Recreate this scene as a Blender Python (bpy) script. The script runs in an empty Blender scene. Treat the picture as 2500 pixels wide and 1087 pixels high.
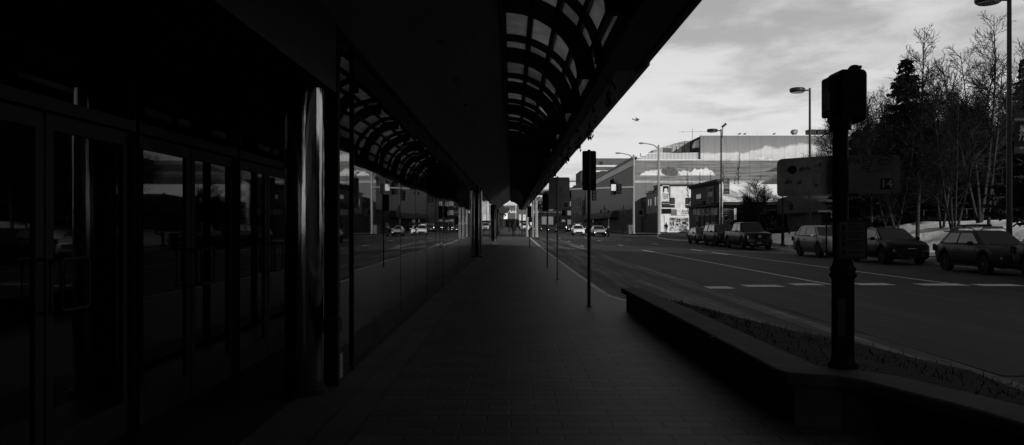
import bpy, bmesh, math, random
from mathutils import Vector, Matrix
PI = math.pi
sc = bpy.context.scene
COL = sc.collection
F, CX, HY, CZ = 1944.0, 1249.0, 552.0, 1.7        # photograph's focal length, vanishing point (px) and eye height
def PX(px, Y): return (px - CX) * Y / F
def PZ(py, Y): return CZ + (HY - py) * Y / F
def g(y):                                          # the street climbs gently far away
    pts = [(-1e4, 0), (55, 0), (115, .30), (150, .52), (200, .9), (260, 1.2), (1e5, 1.2)]
    for (a, b), (c, d) in zip(pts, pts[1:]):
        if y <= c: return b + (d - b) * (y - a) / (c - a)
    return 1.2
def sstep(t):
    t = max(0, min(1, t)); return t * t * (3 - 2 * t)

# ---------------------------------------------------------------- mesh builder
class MB:
    def __init__(s): s.v = []; s.f = []; s.m = []
    def add(s, vs, fs, mi=0):
        o = len(s.v); s.v += [tuple(v) for v in vs]
        for f in fs: s.f.append([i + o for i in f]); s.m.append(mi)
        return s
    def box(s, x0, x1, y0, y1, z0, z1, mi=0):
        v = [(x0,y0,z0),(x1,y0,z0),(x1,y1,z0),(x0,y1,z0),(x0,y0,z1),(x1,y0,z1),(x1,y1,z1),(x0,y1,z1)]
        return s.add(v, [(0,3,2,1),(4,5,6,7),(0,1,5,4),(1,2,6,5),(2,3,7,6),(3,0,4,7)], mi)
    def rbox(s, c, d, rz=0, rx=0, ry=0, mi=0):
        M = Matrix.Translation(c) @ Matrix.Rotation(rz,4,'Z') @ Matrix.Rotation(ry,4,'Y') @ Matrix.Rotation(rx,4,'X')
        hx, hy, hz = d[0]/2, d[1]/2, d[2]/2
        v = [M @ Vector(p) for p in [(-hx,-hy,-hz),(hx,-hy,-hz),(hx,hy,-hz),(-hx,hy,-hz),(-hx,-hy,hz),(hx,-hy,hz),(hx,hy,hz),(-hx,hy,hz)]]
        return s.add(v, [(0,3,2,1),(4,5,6,7),(0,1,5,4),(1,2,6,5),(2,3,7,6),(3,0,4,7)], mi)
    def tube(s, pts, r, n=6, caps=True, mi=0):
        pts = [Vector(p) for p in pts]; k = len(pts)
        rs = r if isinstance(r, (list, tuple)) else [r] * k
        vs = []; fs = []; up = None
        for i, p in enumerate(pts):
            d = (pts[min(i+1,k-1)] - pts[max(i-1,0)])
            if d.length < 1e-9: d = Vector((0,0,1))
            d.normalize()
            if up is None: up = Vector((0,0,1)) if abs(d.z) < .9 else Vector((1,0,0))
            a = d.cross(up)
            if a.length < 1e-6: a = d.cross(Vector((0,1,0)))
            a.normalize(); b = d.cross(a); up = -b if False else up
            for j in range(n):
                t = 2*PI*j/n + PI/n
                vs.append(p + (a*math.cos(t) + b*math.sin(t)) * rs[i])
        for i in range(k-1):
            for j in range(n):
                q = (j+1) % n
                fs.append((i*n+j, i*n+q, (i+1)*n+q, (i+1)*n+j))
        if caps: fs.append(tuple(range(n-1,-1,-1))); fs.append(tuple((k-1)*n+j for j in range(n)))
        return s.add(vs, fs, mi)
    def lathe(s, prof, c=(0,0,0), n=20, axis='Z', mi=0):
        vs = []; fs = []; k = len(prof)
        for r, h in prof:
            for j in range(n):
                t = 2*PI*j/n; a, b = r*math.cos(t), r*math.sin(t)
                p = (a,b,h) if axis == 'Z' else ((h,a,b) if axis == 'X' else (a,h,b))
                vs.append((p[0]+c[0], p[1]+c[1], p[2]+c[2]))
        for i in range(k-1):
            for j in range(n):
                q = (j+1) % n; fs.append((i*n+j, i*n+q, (i+1)*n+q, (i+1)*n+j))
        fs.append(tuple(range(n-1,-1,-1))); fs.append(tuple((k-1)*n+j for j in range(n)))
        return s.add(vs, fs, mi)
    def prism(s, poly, axis, a, b, mi=0):          # 2-D polygon extruded along an axis
        n = len(poly)
        def P(p, h): return (h,p[0],p[1]) if axis == 'X' else ((p[0],h,p[1]) if axis == 'Y' else (p[0],p[1],h))
        vs = [P(p,a) for p in poly] + [P(p,b) for p in poly]
        fs = [tuple(range(n-1,-1,-1)), tuple(range(n,2*n))] + [(i,(i+1)%n,n+(i+1)%n,n+i) for i in range(n)]
        return s.add(vs, fs, mi)
    def quad(s, *p, mi=0): return s.add(p, [tuple(range(len(p)))], mi)
    def sphere(s, c, r, n=10, sc_=(1,1,1), mi=0):
        vs = []; fs = []; k = n//2 + 1
        for i in range(k):
            t = PI*i/(k-1)
            for j in range(n):
                u = 2*PI*j/n
                vs.append((c[0]+r*sc_[0]*math.sin(t)*math.cos(u), c[1]+r*sc_[1]*math.sin(t)*math.sin(u), c[2]+r*sc_[2]*math.cos(t)))
        for i in range(k-1):
            for j in range(n):
                q = (j+1) % n; fs.append((i*n+j, i*n+q, (i+1)*n+q, (i+1)*n+j))
        return s.add(vs, fs, mi)
    def mesh(s, name):
        me = bpy.data.meshes.new(name); me.from_pydata(s.v, [], s.f)
        return me
    def build(s, name, mats, parent=None, bevel=0, smooth=False, fix=True, seg=2):
        me = s.mesh(name)
        if not isinstance(mats, (list, tuple)): mats = [mats]
        for m in mats: me.materials.append(m)
        if len(mats) > 1: me.polygons.foreach_set('material_index', s.m)
        if fix:
            bm = bmesh.new(); bm.from_mesh(me)
            bmesh.ops.recalc_face_normals(bm, faces=bm.faces); bm.to_mesh(me); bm.free()
        if smooth: me.polygons.foreach_set('use_smooth', [True]*len(me.polygons))
        me.update()
        o = bpy.data.objects.new(name, me); COL.objects.link(o)
        if parent: o.parent = parent
        if bevel:
            b = o.modifiers.new('bevel','BEVEL'); b.width = bevel; b.segments = seg; b.limit_method = 'ANGLE'; b.angle_limit = math.radians(35)
        return o

def thing(name, label, cat, loc=(0,0,0), rz=0, group=None):
    o = bpy.data.objects.new(name, None); o.empty_display_size = .2; COL.objects.link(o)
    o.location = loc; o.rotation_euler = (0,0,rz); return tag(o, label, cat, group)
def tag(o, label, cat, group=None):
    o['label'] = label; o['category'] = cat
    if group: o['group'] = group
    return o
def struct(o): o['kind'] = 'structure'; return o
def stuff(o): o['kind'] = 'stuff'; return o
def copy_tree(o, parent=None):
    c = o.copy(); COL.objects.link(c); c.parent = parent
    for ch in list(o.children): copy_tree(ch, c)
    return c

# ---------------------------------------------------------------- materials (all grey: the place is seen in black and white)
class N:
    def __init__(s, name):
        s.mat = bpy.data.materials.new(name); s.mat.use_nodes = True
        s.t = s.mat.node_tree; s.b = s.t.nodes['Principled BSDF']; s.out = s.t.nodes['Material Output']
        s.co = s.n('ShaderNodeTexCoord').outputs['Object']
    def n(s, typ, **kw):
        x = s.t.nodes.new(typ)
        for k, v in kw.items(): setattr(x, k, v)
        return x
    def l(s, a, b): s.t.links.new(a, b)
    def map(s, scale=(1,1,1), rot=(0,0,0), loc=(0,0,0)):
        m = s.n('ShaderNodeMapping'); m.inputs['Scale'].default_value = scale; m.inputs['Rotation'].default_value = rot; m.inputs['Location'].default_value = loc
        s.l(s.co, m.inputs[0]); return m.outputs[0]
    def noise(s, scale, detail=4, vec=None, rough=.55, dist=0):
        x = s.n('ShaderNodeTexNoise'); x.inputs['Scale'].default_value = scale; x.inputs['Detail'].default_value = detail
        x.inputs['Roughness'].default_value = rough; x.inputs['Distortion'].default_value = dist
        s.l(vec or s.co, x.inputs['Vector']); return x.outputs['Fac']
    def rng(s, v, a, b, c, d, smooth=False):
        x = s.n('ShaderNodeMapRange'); x.clamp = True
        if smooth: x.interpolation_type = 'SMOOTHSTEP'
        for i, q in enumerate((a,b,c,d)): x.inputs[i+1].default_value = q
        s.l(v, x.inputs[0]); return x.outputs[0]
    def m(s, op, a, b=None, c=None):
        x = s.n('ShaderNodeMath', operation=op)
        for i, q in enumerate((a,b,c)):
            if q is None: continue
            if isinstance(q, (int,float)): x.inputs[i].default_value = q
            else: s.l(q, x.inputs[i])
        return x.outputs[0]
    def mixf(s, f, a, b):                          # a + f*(b-a)
        return s.m('ADD', s.m('MULTIPLY', s.m('SUBTRACT', 1.0, f), a), s.m('MULTIPLY', f, b))
    def xyz(s):
        x = s.n('ShaderNodeSeparateXYZ'); s.l(s.co, x.inputs[0]); return x.outputs
    def base(s, v):
        c = s.n('ShaderNodeCombineColor')
        for i in range(3): s.l(v, c.inputs[i])
        s.l(c.outputs[0], s.b.inputs['Base Color'])
    def bump(s, v, strength=.3, dist=.02):
        x = s.n('ShaderNodeBump'); x.inputs['Strength'].default_value = strength; x.inputs['Distance'].default_value = dist
        s.l(v, x.inputs['Height']); s.l(x.outputs[0], s.b.inputs['Normal'])
    def set(s, rough=.6, metal=0, spec=.5):
        s.b.inputs['Roughness'].default_value = rough; s.b.inputs['Metallic'].default_value = metal
        s.b.inputs['Specular IOR Level'].default_value = spec; return s
def mat(name, col, rough=.6, metal=0, var=.2, scale=3, bump=0, bscale=20, spec=.16, bdist=.02):
    k = N(name).set(rough, metal, spec)
    a = k.noise(scale, 6); b = k.noise(scale*7.3, 3)
    v = k.m('MULTIPLY', k.rng(a, .3, .7, 1-var, 1+var), k.rng(b, .3, .7, 1-var*.5, 1+var*.5))
    k.base(k.m('MULTIPLY', v, col))
    if bump: k.bump(k.noise(bscale, 5), bump, bdist)
    return k.mat
def emit(name, val):
    k = N(name); k.base(k.rng(k.noise(3), 0, 1, .6, .8)); k.b.inputs['Emission Color'].default_value = (1,1,1,1)
    k.b.inputs['Emission Strength'].default_value = val; return k.mat

def road_mat(name, col, streak, patch, bump=.25):
    k = N(name).set(.75, 0, .2)
    fine = k.noise(60, 3); mid = k.noise(1.7, 6); big = k.noise(.16, 3)
    st = k.noise(1, 6, k.map((1.6,.05,1)), .65); st2 = k.noise(1, 5, k.map((7,.16,1), loc=(3,1,0)), .7)
    v = k.rng(fine, .25, .75, .75, 1.25)
    v = k.m('MULTIPLY', v, k.rng(mid, .3, .7, 1-patch, 1+patch))
    v = k.m('MULTIPLY', v, k.rng(big, .35, .65, .88, 1.12))
    v = k.m('MULTIPLY', v, k.rng(st, .42, .60, 1-streak, 1+streak))
    v = k.m('MULTIPLY', v, k.rng(st2, .44, .62, 1-streak*.4, 1+streak*.8))
    k.base(k.m('MULTIPLY', v, col)); k.bump(fine, bump, .006); return k.mat
M = {}
M['asphalt'] = road_mat('asphalt', .030, .30, .16, .5)
M['old_pave'] = road_mat('worn_pavement', .078, .85, .45, .7)
M['gutter'] = road_mat('gutter_concrete', .075, .55, .4, .6)
def paver_mat():
    k = N('brick_pavers').set(.6, 0, .3)
    nz = k.n('ShaderNodeTexNoise'); nz.inputs['Scale'].default_value = 2.5; k.l(k.co, nz.inputs['Vector'])
    mx = k.n('ShaderNodeVectorMath', operation='MULTIPLY_ADD'); mx.inputs[1].default_value = (.012,.012,0)
    k.l(nz.outputs['Color'], mx.inputs[0]); k.l(k.co, mx.inputs[2])
    br = k.n('ShaderNodeTexBrick'); br.inputs['Scale'].default_value = 1; br.inputs['Brick Width'].default_value = .40; br.inputs['Row Height'].default_value = .20
    br.inputs['Mortar Size'].default_value = .010; br.inputs['Mortar Smooth'].default_value = .3
    br.inputs['Color1'].default_value = (.68,.68,.68,1); br.inputs['Color2'].default_value = (1.2,1.2,1.2,1); br.inputs['Mortar'].default_value = (.06,.06,.06,1)
    k.l(mx.outputs[0], br.inputs['Vector'])
    bw = k.n('ShaderNodeRGBToBW'); k.l(br.outputs['Color'], bw.inputs[0])
    v = k.m('MULTIPLY', bw.outputs[0], k.rng(k.noise(.7, 6), .3, .7, .72, 1.25)); v = k.m('MULTIPLY', v, k.rng(k.noise(40,3), .3,.7,.85,1.15))
    k.base(k.m('MULTIPLY', v, .066)); 
    h = k.m('ADD', k.m('MULTIPLY', br.outputs['Fac'], -1.0), k.m('MULTIPLY', k.noise(30,4), .4)); k.bump(h, .5, .006)
    return k.mat
M['pavers'] = paver_mat()
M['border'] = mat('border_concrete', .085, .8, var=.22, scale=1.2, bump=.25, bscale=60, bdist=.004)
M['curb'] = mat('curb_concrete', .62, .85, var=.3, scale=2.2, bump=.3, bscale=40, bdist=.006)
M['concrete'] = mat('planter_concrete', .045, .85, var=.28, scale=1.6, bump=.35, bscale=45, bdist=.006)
M['soil'] = mat('soil', .012, .95, var=.5, scale=6, bump=1, bscale=14, bdist=.05)
M['sidewalk'] = mat('far_sidewalk', .07, .85, var=.25, scale=.9, bump=.2, bscale=30, bdist=.005)
M['ground'] = mat('ground', .06, .9, var=.3, scale=.2)
M['snow'] = (lambda k: (k.base(k.m('MULTIPLY', k.m('MULTIPLY', k.rng(k.noise(.35,6),.35,.62,.72,1.0), k.rng(k.noise(6,4),.3,.7,.9,1.08)), .9)), k.bump(k.noise(2.5,6), .6, .12), k.mat)[2])(N('old_snow').set(.7,0,.3))
M['roof_snow'] = mat('fresh_roof_snow', .92, .7, var=.04, scale=.5, bump=.08, bscale=1.5, bdist=.1)
M['paint'] = (lambda k: (k.base(k.m('MULTIPLY', k.rng(k.noise(9,6,None,.7),.34,.54,.35,1.0), .85)), k.mat)[1])(N('worn_road_paint').set(.8,0,.2))
M['black'] = mat('black_metal', .004, .65, var=.3, scale=5, spec=.12)
M['dark'] = mat('dark_trim', .012, .55, var=.2, scale=5, spec=.3)
M['galv'] = mat('galvanised_steel', .27, .5, .3, var=.25, scale=9)
M['sign_back'] = mat('sign_back_metal', .42, .5, 0, var=.2, scale=3)
M['sign_dark'] = mat('sign_back_dark', .012, .6, 0, var=.2, scale=3, spec=.2)
M['pole_dark'] = mat('painted_dark_pole', .02, .5, 0, var=.25, scale=6, spec=.3)
M['pole_pale'] = mat('concrete_pole', .26, .7, var=.2, scale=3)
M['soffit'] = mat('canopy_soffit', .24, .8, var=.15, scale=.8, bump=.15, bscale=50, bdist=.003, spec=.2)
M['soffit_edge'] = mat('canopy_edge_soffit', .6, .75, var=.18, scale=.8, spec=.2)
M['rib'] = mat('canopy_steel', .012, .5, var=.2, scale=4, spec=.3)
M['handle'] = mat('dull_handle_metal', .03, .45, .5, var=.2, scale=9)
M['alum'] = mat('door_frame_aluminium', .014, .5, .0, var=.2, scale=4)
M['facade'] = mat('dark_stone_facade', .025, .5, var=.25, scale=1.5, spec=.3)
def glass_mat(name, rough=.02, wav=.05, spec=.5, col=.003, sc=1.3, ior=1.5):
    k = N(name).set(rough, 0, spec); k.b.inputs['IOR'].default_value = ior; k.base(k.rng(k.noise(2,2), 0,1,col,col*1.4))
    k.bump(k.noise(sc, 2, k.map((1,1,.35))), wav, .02); return k.mat
M['glass'] = glass_mat('dark_mirror_glass', .015, .07, .5, ior=2.9)
M['doorglass'] = glass_mat('door_glass', .02, .03, .5, ior=1.5)
def tinted():
    k = N('tinted_clear_glass'); t_ = k.n('ShaderNodeBsdfTransparent'); t_.inputs[0].default_value = (.75,.75,.75,1); gl_ = k.n('ShaderNodeBsdfGlossy'); gl_.inputs['Roughness'].default_value = .012; gl_.inputs[0].default_value = (1,1,1,1)
    fr = k.n('ShaderNodeFresnel'); ge = k.n('ShaderNodeNewGeometry'); k.l(k.rng(ge.outputs['Backfacing'],0,1,2.5,1/2.5), fr.inputs[0]); x = k.n('ShaderNodeMixShader'); bp = k.n('ShaderNodeBump'); bp.inputs['Strength'].default_value = .035; bp.inputs['Distance'].default_value = .02
    k.l(k.noise(1.3,2,k.map((1,1,.35))), bp.inputs['Height']); k.l(bp.outputs[0], gl_.inputs['Normal']); k.l(fr.outputs[0], x.inputs[0]); k.l(t_.outputs[0], x.inputs[1]); k.l(gl_.outputs[0], x.inputs[2]); k.l(x.outputs[0], k.out.inputs[0]); return k.mat
M['glass_clear'] = tinted()
M['winglass'] = glass_mat('window_glass', .05, .1, .5, .006)
M['carglass'] = glass_mat('car_glass', .05, .35, .35, .006, 1.6)
def chrome():
    k = N('polished_column_steel').set(.07, 1, .5); k.base(k.rng(k.noise(1.5,5,k.map((6,6,.4))), .38,.62,.12,.42))
    k.bump(k.noise(1, 5, k.map((11,11,.8))), .22, .012); return k.mat
M['chrome'] = chrome()
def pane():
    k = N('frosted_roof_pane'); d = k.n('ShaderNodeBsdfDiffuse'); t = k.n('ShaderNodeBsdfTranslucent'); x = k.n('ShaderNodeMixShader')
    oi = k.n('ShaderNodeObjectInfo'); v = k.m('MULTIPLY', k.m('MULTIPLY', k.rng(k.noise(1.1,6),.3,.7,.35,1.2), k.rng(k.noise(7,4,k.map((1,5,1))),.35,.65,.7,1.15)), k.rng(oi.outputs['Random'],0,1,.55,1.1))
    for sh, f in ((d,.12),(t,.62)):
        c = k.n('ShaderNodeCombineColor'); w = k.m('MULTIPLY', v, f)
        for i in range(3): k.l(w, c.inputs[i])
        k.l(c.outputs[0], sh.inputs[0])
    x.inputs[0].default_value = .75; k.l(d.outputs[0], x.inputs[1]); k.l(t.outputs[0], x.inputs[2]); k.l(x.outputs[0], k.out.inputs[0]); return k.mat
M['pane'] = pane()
def clear_pane():
    k = N('clear_roof_pane'); t = k.n('ShaderNodeBsdfTranslucent'); t.inputs[0].default_value = (.6,.6,.6,1); k.l(t.outputs[0], k.out.inputs[0]); return k.mat
M['pane_clear'] = clear_pane()
def ribbed(name, col, axis, period, depth=.35, var=.12):
    k = N(name).set(.65, .0, .3); p = k.xyz()[axis]
    w = k.m('PINGPONG', p, period/2); w = k.rng(w, 0, period/2, 0, 1)
    v = k.m('MULTIPLY', k.rng(w, .25,.6,1-depth,1), k.rng(k.noise(.25,5),.3,.7,1-var,1+var)); k.base(k.m('MULTIPLY', v, col)); k.bump(w, .5, .05); return k.mat
M['corrug'] = ribbed('corrugated_siding', .17, 1, 2.2, .25)
M['corrug_dark'] = ribbed('dark_corrugated_siding', .075, 1, 2.0, .3)
M['corrug_x'] = ribbed('pale_ribbed_siding', .16, 0, .8, .2)
M['corrug_pale'] = ribbed('pale_upper_siding', .36, 0, .8, .15)
M['roofmetal'] = ribbed('ribbed_metal_roof', .5, 0, .7, .2)
def lap(name, col, per=.22):
    k = N(name).set(.75,0,.2); z = k.xyz()[2]; w = k.m('FRACT', k.m('DIVIDE', z, per))
    v = k.m('MULTIPLY', k.rng(w,0,.15,.55,1), k.rng(k.noise(1.5,5,k.map((1,1,4))),.3,.7,.7,1.3)); k.base(k.m('MULTIPLY', v, col)); k.bump(w,.4,.02); return k.mat
M['lap_dark'] = lap('dark_lap_siding', .035)
M['white_brick'] = (lambda k: (k.base(k.m('MULTIPLY', k.m('MULTIPLY', k.rng(k.noise(1.2,6),.3,.62,.74,1.03), k.rng(k.noise(9,4,k.map((.4,1,2))),.25,.6,.85,1.03)), .80)), k.bump(k.noise(4,4,k.map((.4,1,3))),.25,.03), k.mat)[2])(N('white_painted_brick').set(.8,0,.2))
M['white'] = mat('white_paint', .75, .6, var=.06, scale=2)
M['paleboard'] = mat('pale_board', .6, .6, var=.12, scale=3)
M['gray_stucco'] = mat('grey_stucco', .16, .85, var=.2, scale=.6, bump=.2, bscale=8)
M['gray_dark'] = mat('dark_stucco', .05, .85, var=.25, scale=.6)
M['gray_mid'] = mat('mid_grey_cladding', .11, .8, var=.18, scale=.4)
M['brickdark'] = mat('dark_brick', .035, .85, var=.3, scale=1.2)
M['bark'] = mat('dark_bark', .022, .9, var=.4, scale=6, bump=.5, bscale=18)
M['twig'] = mat('twigs', .015, .9, var=.3, scale=4)
M['birch'] = (lambda k: (k.base(k.m('MULTIPLY', k.rng(k.noise(3,5,k.map((3,3,9)),.7),.40,.55,.12,1.0), .035)), k.mat)[1])(N('birch_bark').set(.85,0,.2))
M['needle'] = mat('spruce_needles', .012, .85, var=.5, scale=1.5, spec=.15)
M['leaf'] = mat('dry_leaves', .014, .8, var=.4, scale=9, spec=.2)
M['tyre'] = mat('tyre_rubber', .007, .85, var=.2, scale=8, spec=.2)
M['rim'] = mat('alloy_rim', .09, .45, .5, var=.2, scale=8)
M['plate'] = mat('licence_plate', .25, .5, var=.1, scale=8)
M['lamp_off'] = mat('headlamp_lens', .25, .12, .2, var=.3, scale=12)
M['lamp_on'] = emit('lit_headlamp', 5.0)
M['lit_win'] = emit('lit_window', .10)
M['lit_sign'] = emit('backlit_sign', .4)
M['chrometrim'] = mat('chrome_trim', .55, .2, 1, var=.1, scale=8)
def car_paint(name, col, rough=.3):
    k = N(name).set(rough, 0, .14); k.base(k.rng(k.noise(3,5),.3,.7,col*.85,col*1.15)); k.b.inputs['Coat Weight'].default_value = .04; k.b.inputs['Coat Roughness'].default_value = .12; return k.mat
M['skin'] = mat('skin', .30, .6, var=.1, scale=8)
M['cloth_dark'] = mat('dark_cloth', .012, .9, var=.3, scale=8)
M['cloth_mid'] = mat('grey_cloth', .08, .9, var=.3, scale=8)
M['vest'] = (lambda k: (k.base(k.rng(k.m('PINGPONG', k.xyz()[2], .13), .05,.08,.55,.12)), k.mat)[1])(N('striped_vest').set(.8,0,.2))
M['hair'] = mat('hair', .01, .8, var=.3, scale=20)
M['sticker'] = mat('stickers', .01, .6, var=.5, scale=18)
M['board'] = mat('weathered_sign_board', .27, .6, var=.35, scale=5)
M['board_dark'] = mat('weathered_sign_board_dim', .08, .6, var=.35, scale=5)
M['faint'] = mat('faded_sticker', .10, .7, var=.6, scale=25)
M['panel'] = mat('dim_name_panel', .26, .6, var=.2, scale=2)
M['plate_face'] = mat('dim_plate_face', .055, .6, var=.3, scale=8)
M['poster'] = (lambda k: (k.base(k.m('MULTIPLY', k.rng(k.noise(1.6,6,None,.7),.47,.55,.10,1.0), .62)), k.mat)[1])(N('window_posters').set(.6,0,.3))

# ---------------------------------------------------------------- lettering
def text(name, s, size, m, parent=None, loc=(0,0,0), rot=(PI/2,0,0), ext=.004, align='CENTER', sx=1, shear=0):
    cu = bpy.data.curves.new(name, 'FONT'); cu.body = s; cu.size = size; cu.extrude = ext; cu.align_x = align; cu.align_y = 'CENTER'; cu.shear = shear
    cu.resolution_u = 3
    tmp = bpy.data.objects.new('tmp', cu); COL.objects.link(tmp)
    dg = bpy.context.evaluated_depsgraph_get(); dg.update()
    me = bpy.data.meshes.new_from_object(tmp.evaluated_get(dg)); bpy.data.objects.remove(tmp); bpy.data.curves.remove(cu)
    me.name = name; me.materials.clear(); me.materials.append(m)
    o = bpy.data.objects.new(name, me); COL.objects.link(o); o.parent = parent; o.location = loc; o.rotation_euler = rot; o.scale = (sx,1,1)
    return o

# ================================================================ WORLD, SUN, CAMERA
SUN_AZ, SUN_EL = math.radians(38), math.radians(21)      # behind the camera, to the right
sun_dir = Vector((math.sin(SUN_AZ)*math.cos(SUN_EL), -math.cos(SUN_AZ)*math.cos(SUN_EL), math.sin(SUN_EL)))
w = bpy.data.worlds.new('World'); sc.world = w; w.use_nodes = True
t = w.node_tree; bg = t.nodes['Background']; bg.inputs['Strength'].default_value = .1
def wn(typ, **kw):
    x = t.nodes.new(typ)
    for k_, v_ in kw.items(): setattr(x, k_, v_)
    return x
def wm(op, a, b=None, c=None):
    x = wn('ShaderNodeMath', operation=op)
    for i, q in enumerate((a,b,c)):
        if q is None: continue
        if isinstance(q,(int,float)): x.inputs[i].default_value = q
        else: t.links.new(q, x.inputs[i])
    return x.outputs[0]
def wr(v, a, b, c, d):
    x = wn('ShaderNodeMapRange', interpolation_type='SMOOTHSTEP')
    for i, q in enumerate((a,b,c,d)): x.inputs[i+1].default_value = q
    t.links.new(v, x.inputs[0]); return x.outputs[0]
sky = wn('ShaderNodeTexSky', sky_type='NISHITA'); sky.sun_disc = False; sky.sun_elevation = SUN_EL
sky.sun_rotation = math.atan2(sun_dir.x, sun_dir.y)
bw = wn('ShaderNodeRGBToBW'); t.links.new(sky.outputs[0], bw.inputs[0])
tc = wn('ShaderNodeTexCoord'); sep = wn('ShaderNodeSeparateXYZ'); t.links.new(tc.outputs['Generated'], sep.inputs[0])
zc = wm('MAXIMUM', sep.outputs[2], 0.0); den = wm('ADD', zc, .10)
cmb = wn('ShaderNodeCombineXYZ'); t.links.new(wm('DIVIDE', sep.outputs[0], den), cmb.inputs[0]); t.links.new(wm('DIVIDE', sep.outputs[1], den), cmb.inputs[1])
def cn(scale, detail, loc, rough=.6, dist=.3):
    mp = wn('ShaderNodeMapping'); mp.inputs['Location'].default_value = loc; mp.inputs['Scale'].default_value = (1,.8,1); t.links.new(cmb.outputs[0], mp.inputs[0])
    x = wn('ShaderNodeTexNoise'); x.inputs['Scale'].default_value = scale; x.inputs['Detail'].default_value = detail; x.inputs['Roughness'].default_value = rough; x.inputs['Distortion'].default_value = dist
    t.links.new(mp.outputs[0], x.inputs[0]); return x.outputs['Fac']
cl = cn(.8, 8, (2.3,.4,0), .55, .2); cl2 = cn(2.3, 8, (7.1,3.2,0), .57, .3); cl3 = cn(.45, 4, (1.0,9.0,0))
hi = wr(zc, .13, .27, 0, 1)                                   # thicker grey deck higher up
v = wm('ADD', wm('MULTIPLY', wr(cl, .34, .62, 0, 1), .5), wm('MULTIPLY', wr(cl2, .34, .64, 0, 1), .5))
thick = wr(wm('ADD', v, wm('MULTIPLY', hi, .25)), .25, 1.05, 0, 1)
cloud = wm('ADD', wm('MULTIPLY', wm('SUBTRACT', 1.0, thick), 7.4), wm('MULTIPLY', thick, 4.8))
cloud = wm('SUBTRACT', wm('MULTIPLY', cloud, 1.06), wm('MULTIPLY', hi, 1.0))
over = wr(zc, .29, .50, 1.0, .25); cloud = wm('MULTIPLY', cloud, over)
cover = wm('SUBTRACT', .96, wm('MULTIPLY', wr(cl3, .5, .7, 0, 1), .15))
fin = wm('ADD', wm('MULTIPLY', cloud, cover), wm('MULTIPLY', wm('MULTIPLY', bw.outputs[0], over), wm('SUBTRACT', 1.0, cover)))
cc = wn('ShaderNodeCombineColor')
for i in range(3): t.links.new(fin, cc.inputs[i])
t.links.new(cc.outputs[0], bg.inputs[0])
sl = bpy.data.lights.new('sun', 'SUN'); sl.energy = 3.2; sl.angle = math.radians(.6); sl.color = (1,.985,.96)
so = bpy.data.objects.new('sun', sl); COL.objects.link(so); so.rotation_euler = sun_dir.to_track_quat('Z','Y').to_euler()
cam = bpy.data.cameras.new('camera'); co = bpy.data.objects.new('camera', cam); COL.objects.link(co)
co.location = (0,0,CZ); co.rotation_euler = (PI/2,0,0); cam.sensor_width = 36; cam.lens = 36*F/2500
cam.shift_x = (1250-CX)/2500; cam.shift_y = (HY-543.5)/2500; cam.clip_end = 6000; cam.clip_start = .05; sc.camera = co
sc.view_settings.view_transform = 'Standard'; sc.view_settings.look = 'None'; sc.view_settings.exposure = 0; sc.view_settings.gamma = 1
sc.cycles.max_bounces = 6; sc.cycles.use_denoising = True; sc.cycles.sample_clamp_indirect = 1.5; sc.cycles.sample_clamp_direct = 8; sc.cycles.blur_glossy = .5

# ================================================================ GROUND, ROAD, PAVEMENTS
YS = [-60,-30,-10,0,2,4,6,7,8,9,10,11,12,13,14,15,16,17,18,20,23,27,32,38,45,55,65,75,85,95,105,115,130,150,175,200,230,260]
def strip(name, m, x0, x1, ys, zo, kind=True):
    mb = MB()
    for i, y in enumerate(ys):
        a = x0(y) if callable(x0) else x0; b = x1(y) if callable(x1) else x1
        mb.v += [(a,y,g(y)+zo),(b,y,g(y)+zo)]
        if i: mb.f.append([2*i-2,2*i-1,2*i+1,2*i]); mb.m.append(0)
    o = mb.build(name, m, fix=False); return struct(o) if kind else o
gm = MB()
for i, y in enumerate([-400,-60,55,115,150,200,260,600,3000]):
    gm.v += [(-1500,y,g(y)-.03),(1500,y,g(y)-.03)]
    if i: gm.f.append([2*i-2,2*i-1,2*i+1,2*i]); gm.m.append(0)
struct(gm.build('ground', M['ground'], fix=False))
ysr = [y for y in YS]
strip('road', M['asphalt'], -8, 18.7, ysr, 0.0)
def curbx(y):                                       # pavement edge: bulges into the road beside the planter
    pts = [(-60,5.2),(0,5.1),(4,5.0),(7.3,4.85),(8.5,4.7),(10,4.35),(11.9,3.85),(14.3,3.4),(15.4,2.95),(16.6,2.5),(18.2,2.24),(400,2.24)]
    for (a,b),(c,d) in zip(pts, pts[1:]):
        if y <= c: return b+(d-b)*(y-a)/(c-a)
strip('worn_parking_lane', M['old_pave'], lambda y: curbx(y)-.02, lambda y: 5.5+.06*math.sin(y*.7), [y for y in YS if y <= 95], .004)
strip('gutter', M['gutter'], lambda y: curbx(y)-.02, lambda y: curbx(y)+.55, [y for y in YS if y <= 95], .008)
# raised pavement slab with its curb
SW = .13
YP = [y for y in YS if y <= 95]+[98]
strip('pavement', M['pavers'], -1.17, lambda y: curbx(y)-.16, YP, SW)
strip('paved_border', M['border'], -3.6, -1.17, YP, SW)
cb = MB()
for i, y in enumerate(YP):
    x = curbx(y); z = g(y)
    cb.v += [(x,y,z-.02),(x-.01,y,z+SW-.015),(x-.03,y,z+SW+.004),(x-.17,y,z+SW+.004),(x-.17,y,z-.02)]
    if i:
        for j in range(4): cb.f.append([5*i-5+j,5*i-5+j+1,5*i+j+1,5*i+j]); cb.m.append(0)
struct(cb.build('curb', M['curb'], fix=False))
jb = MB()
for k in range(-3, 60):                              # joints across the concrete border
    y = 2.0+k*1.55
    if -2 < y < 95: jb.quad((-1.74,y,g(y)+SW+.003),(-1.19,y,g(y)+SW+.003),(-1.19,y+.012,g(y)+SW+.003),(-1.74,y+.012,g(y)+SW+.003))
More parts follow.
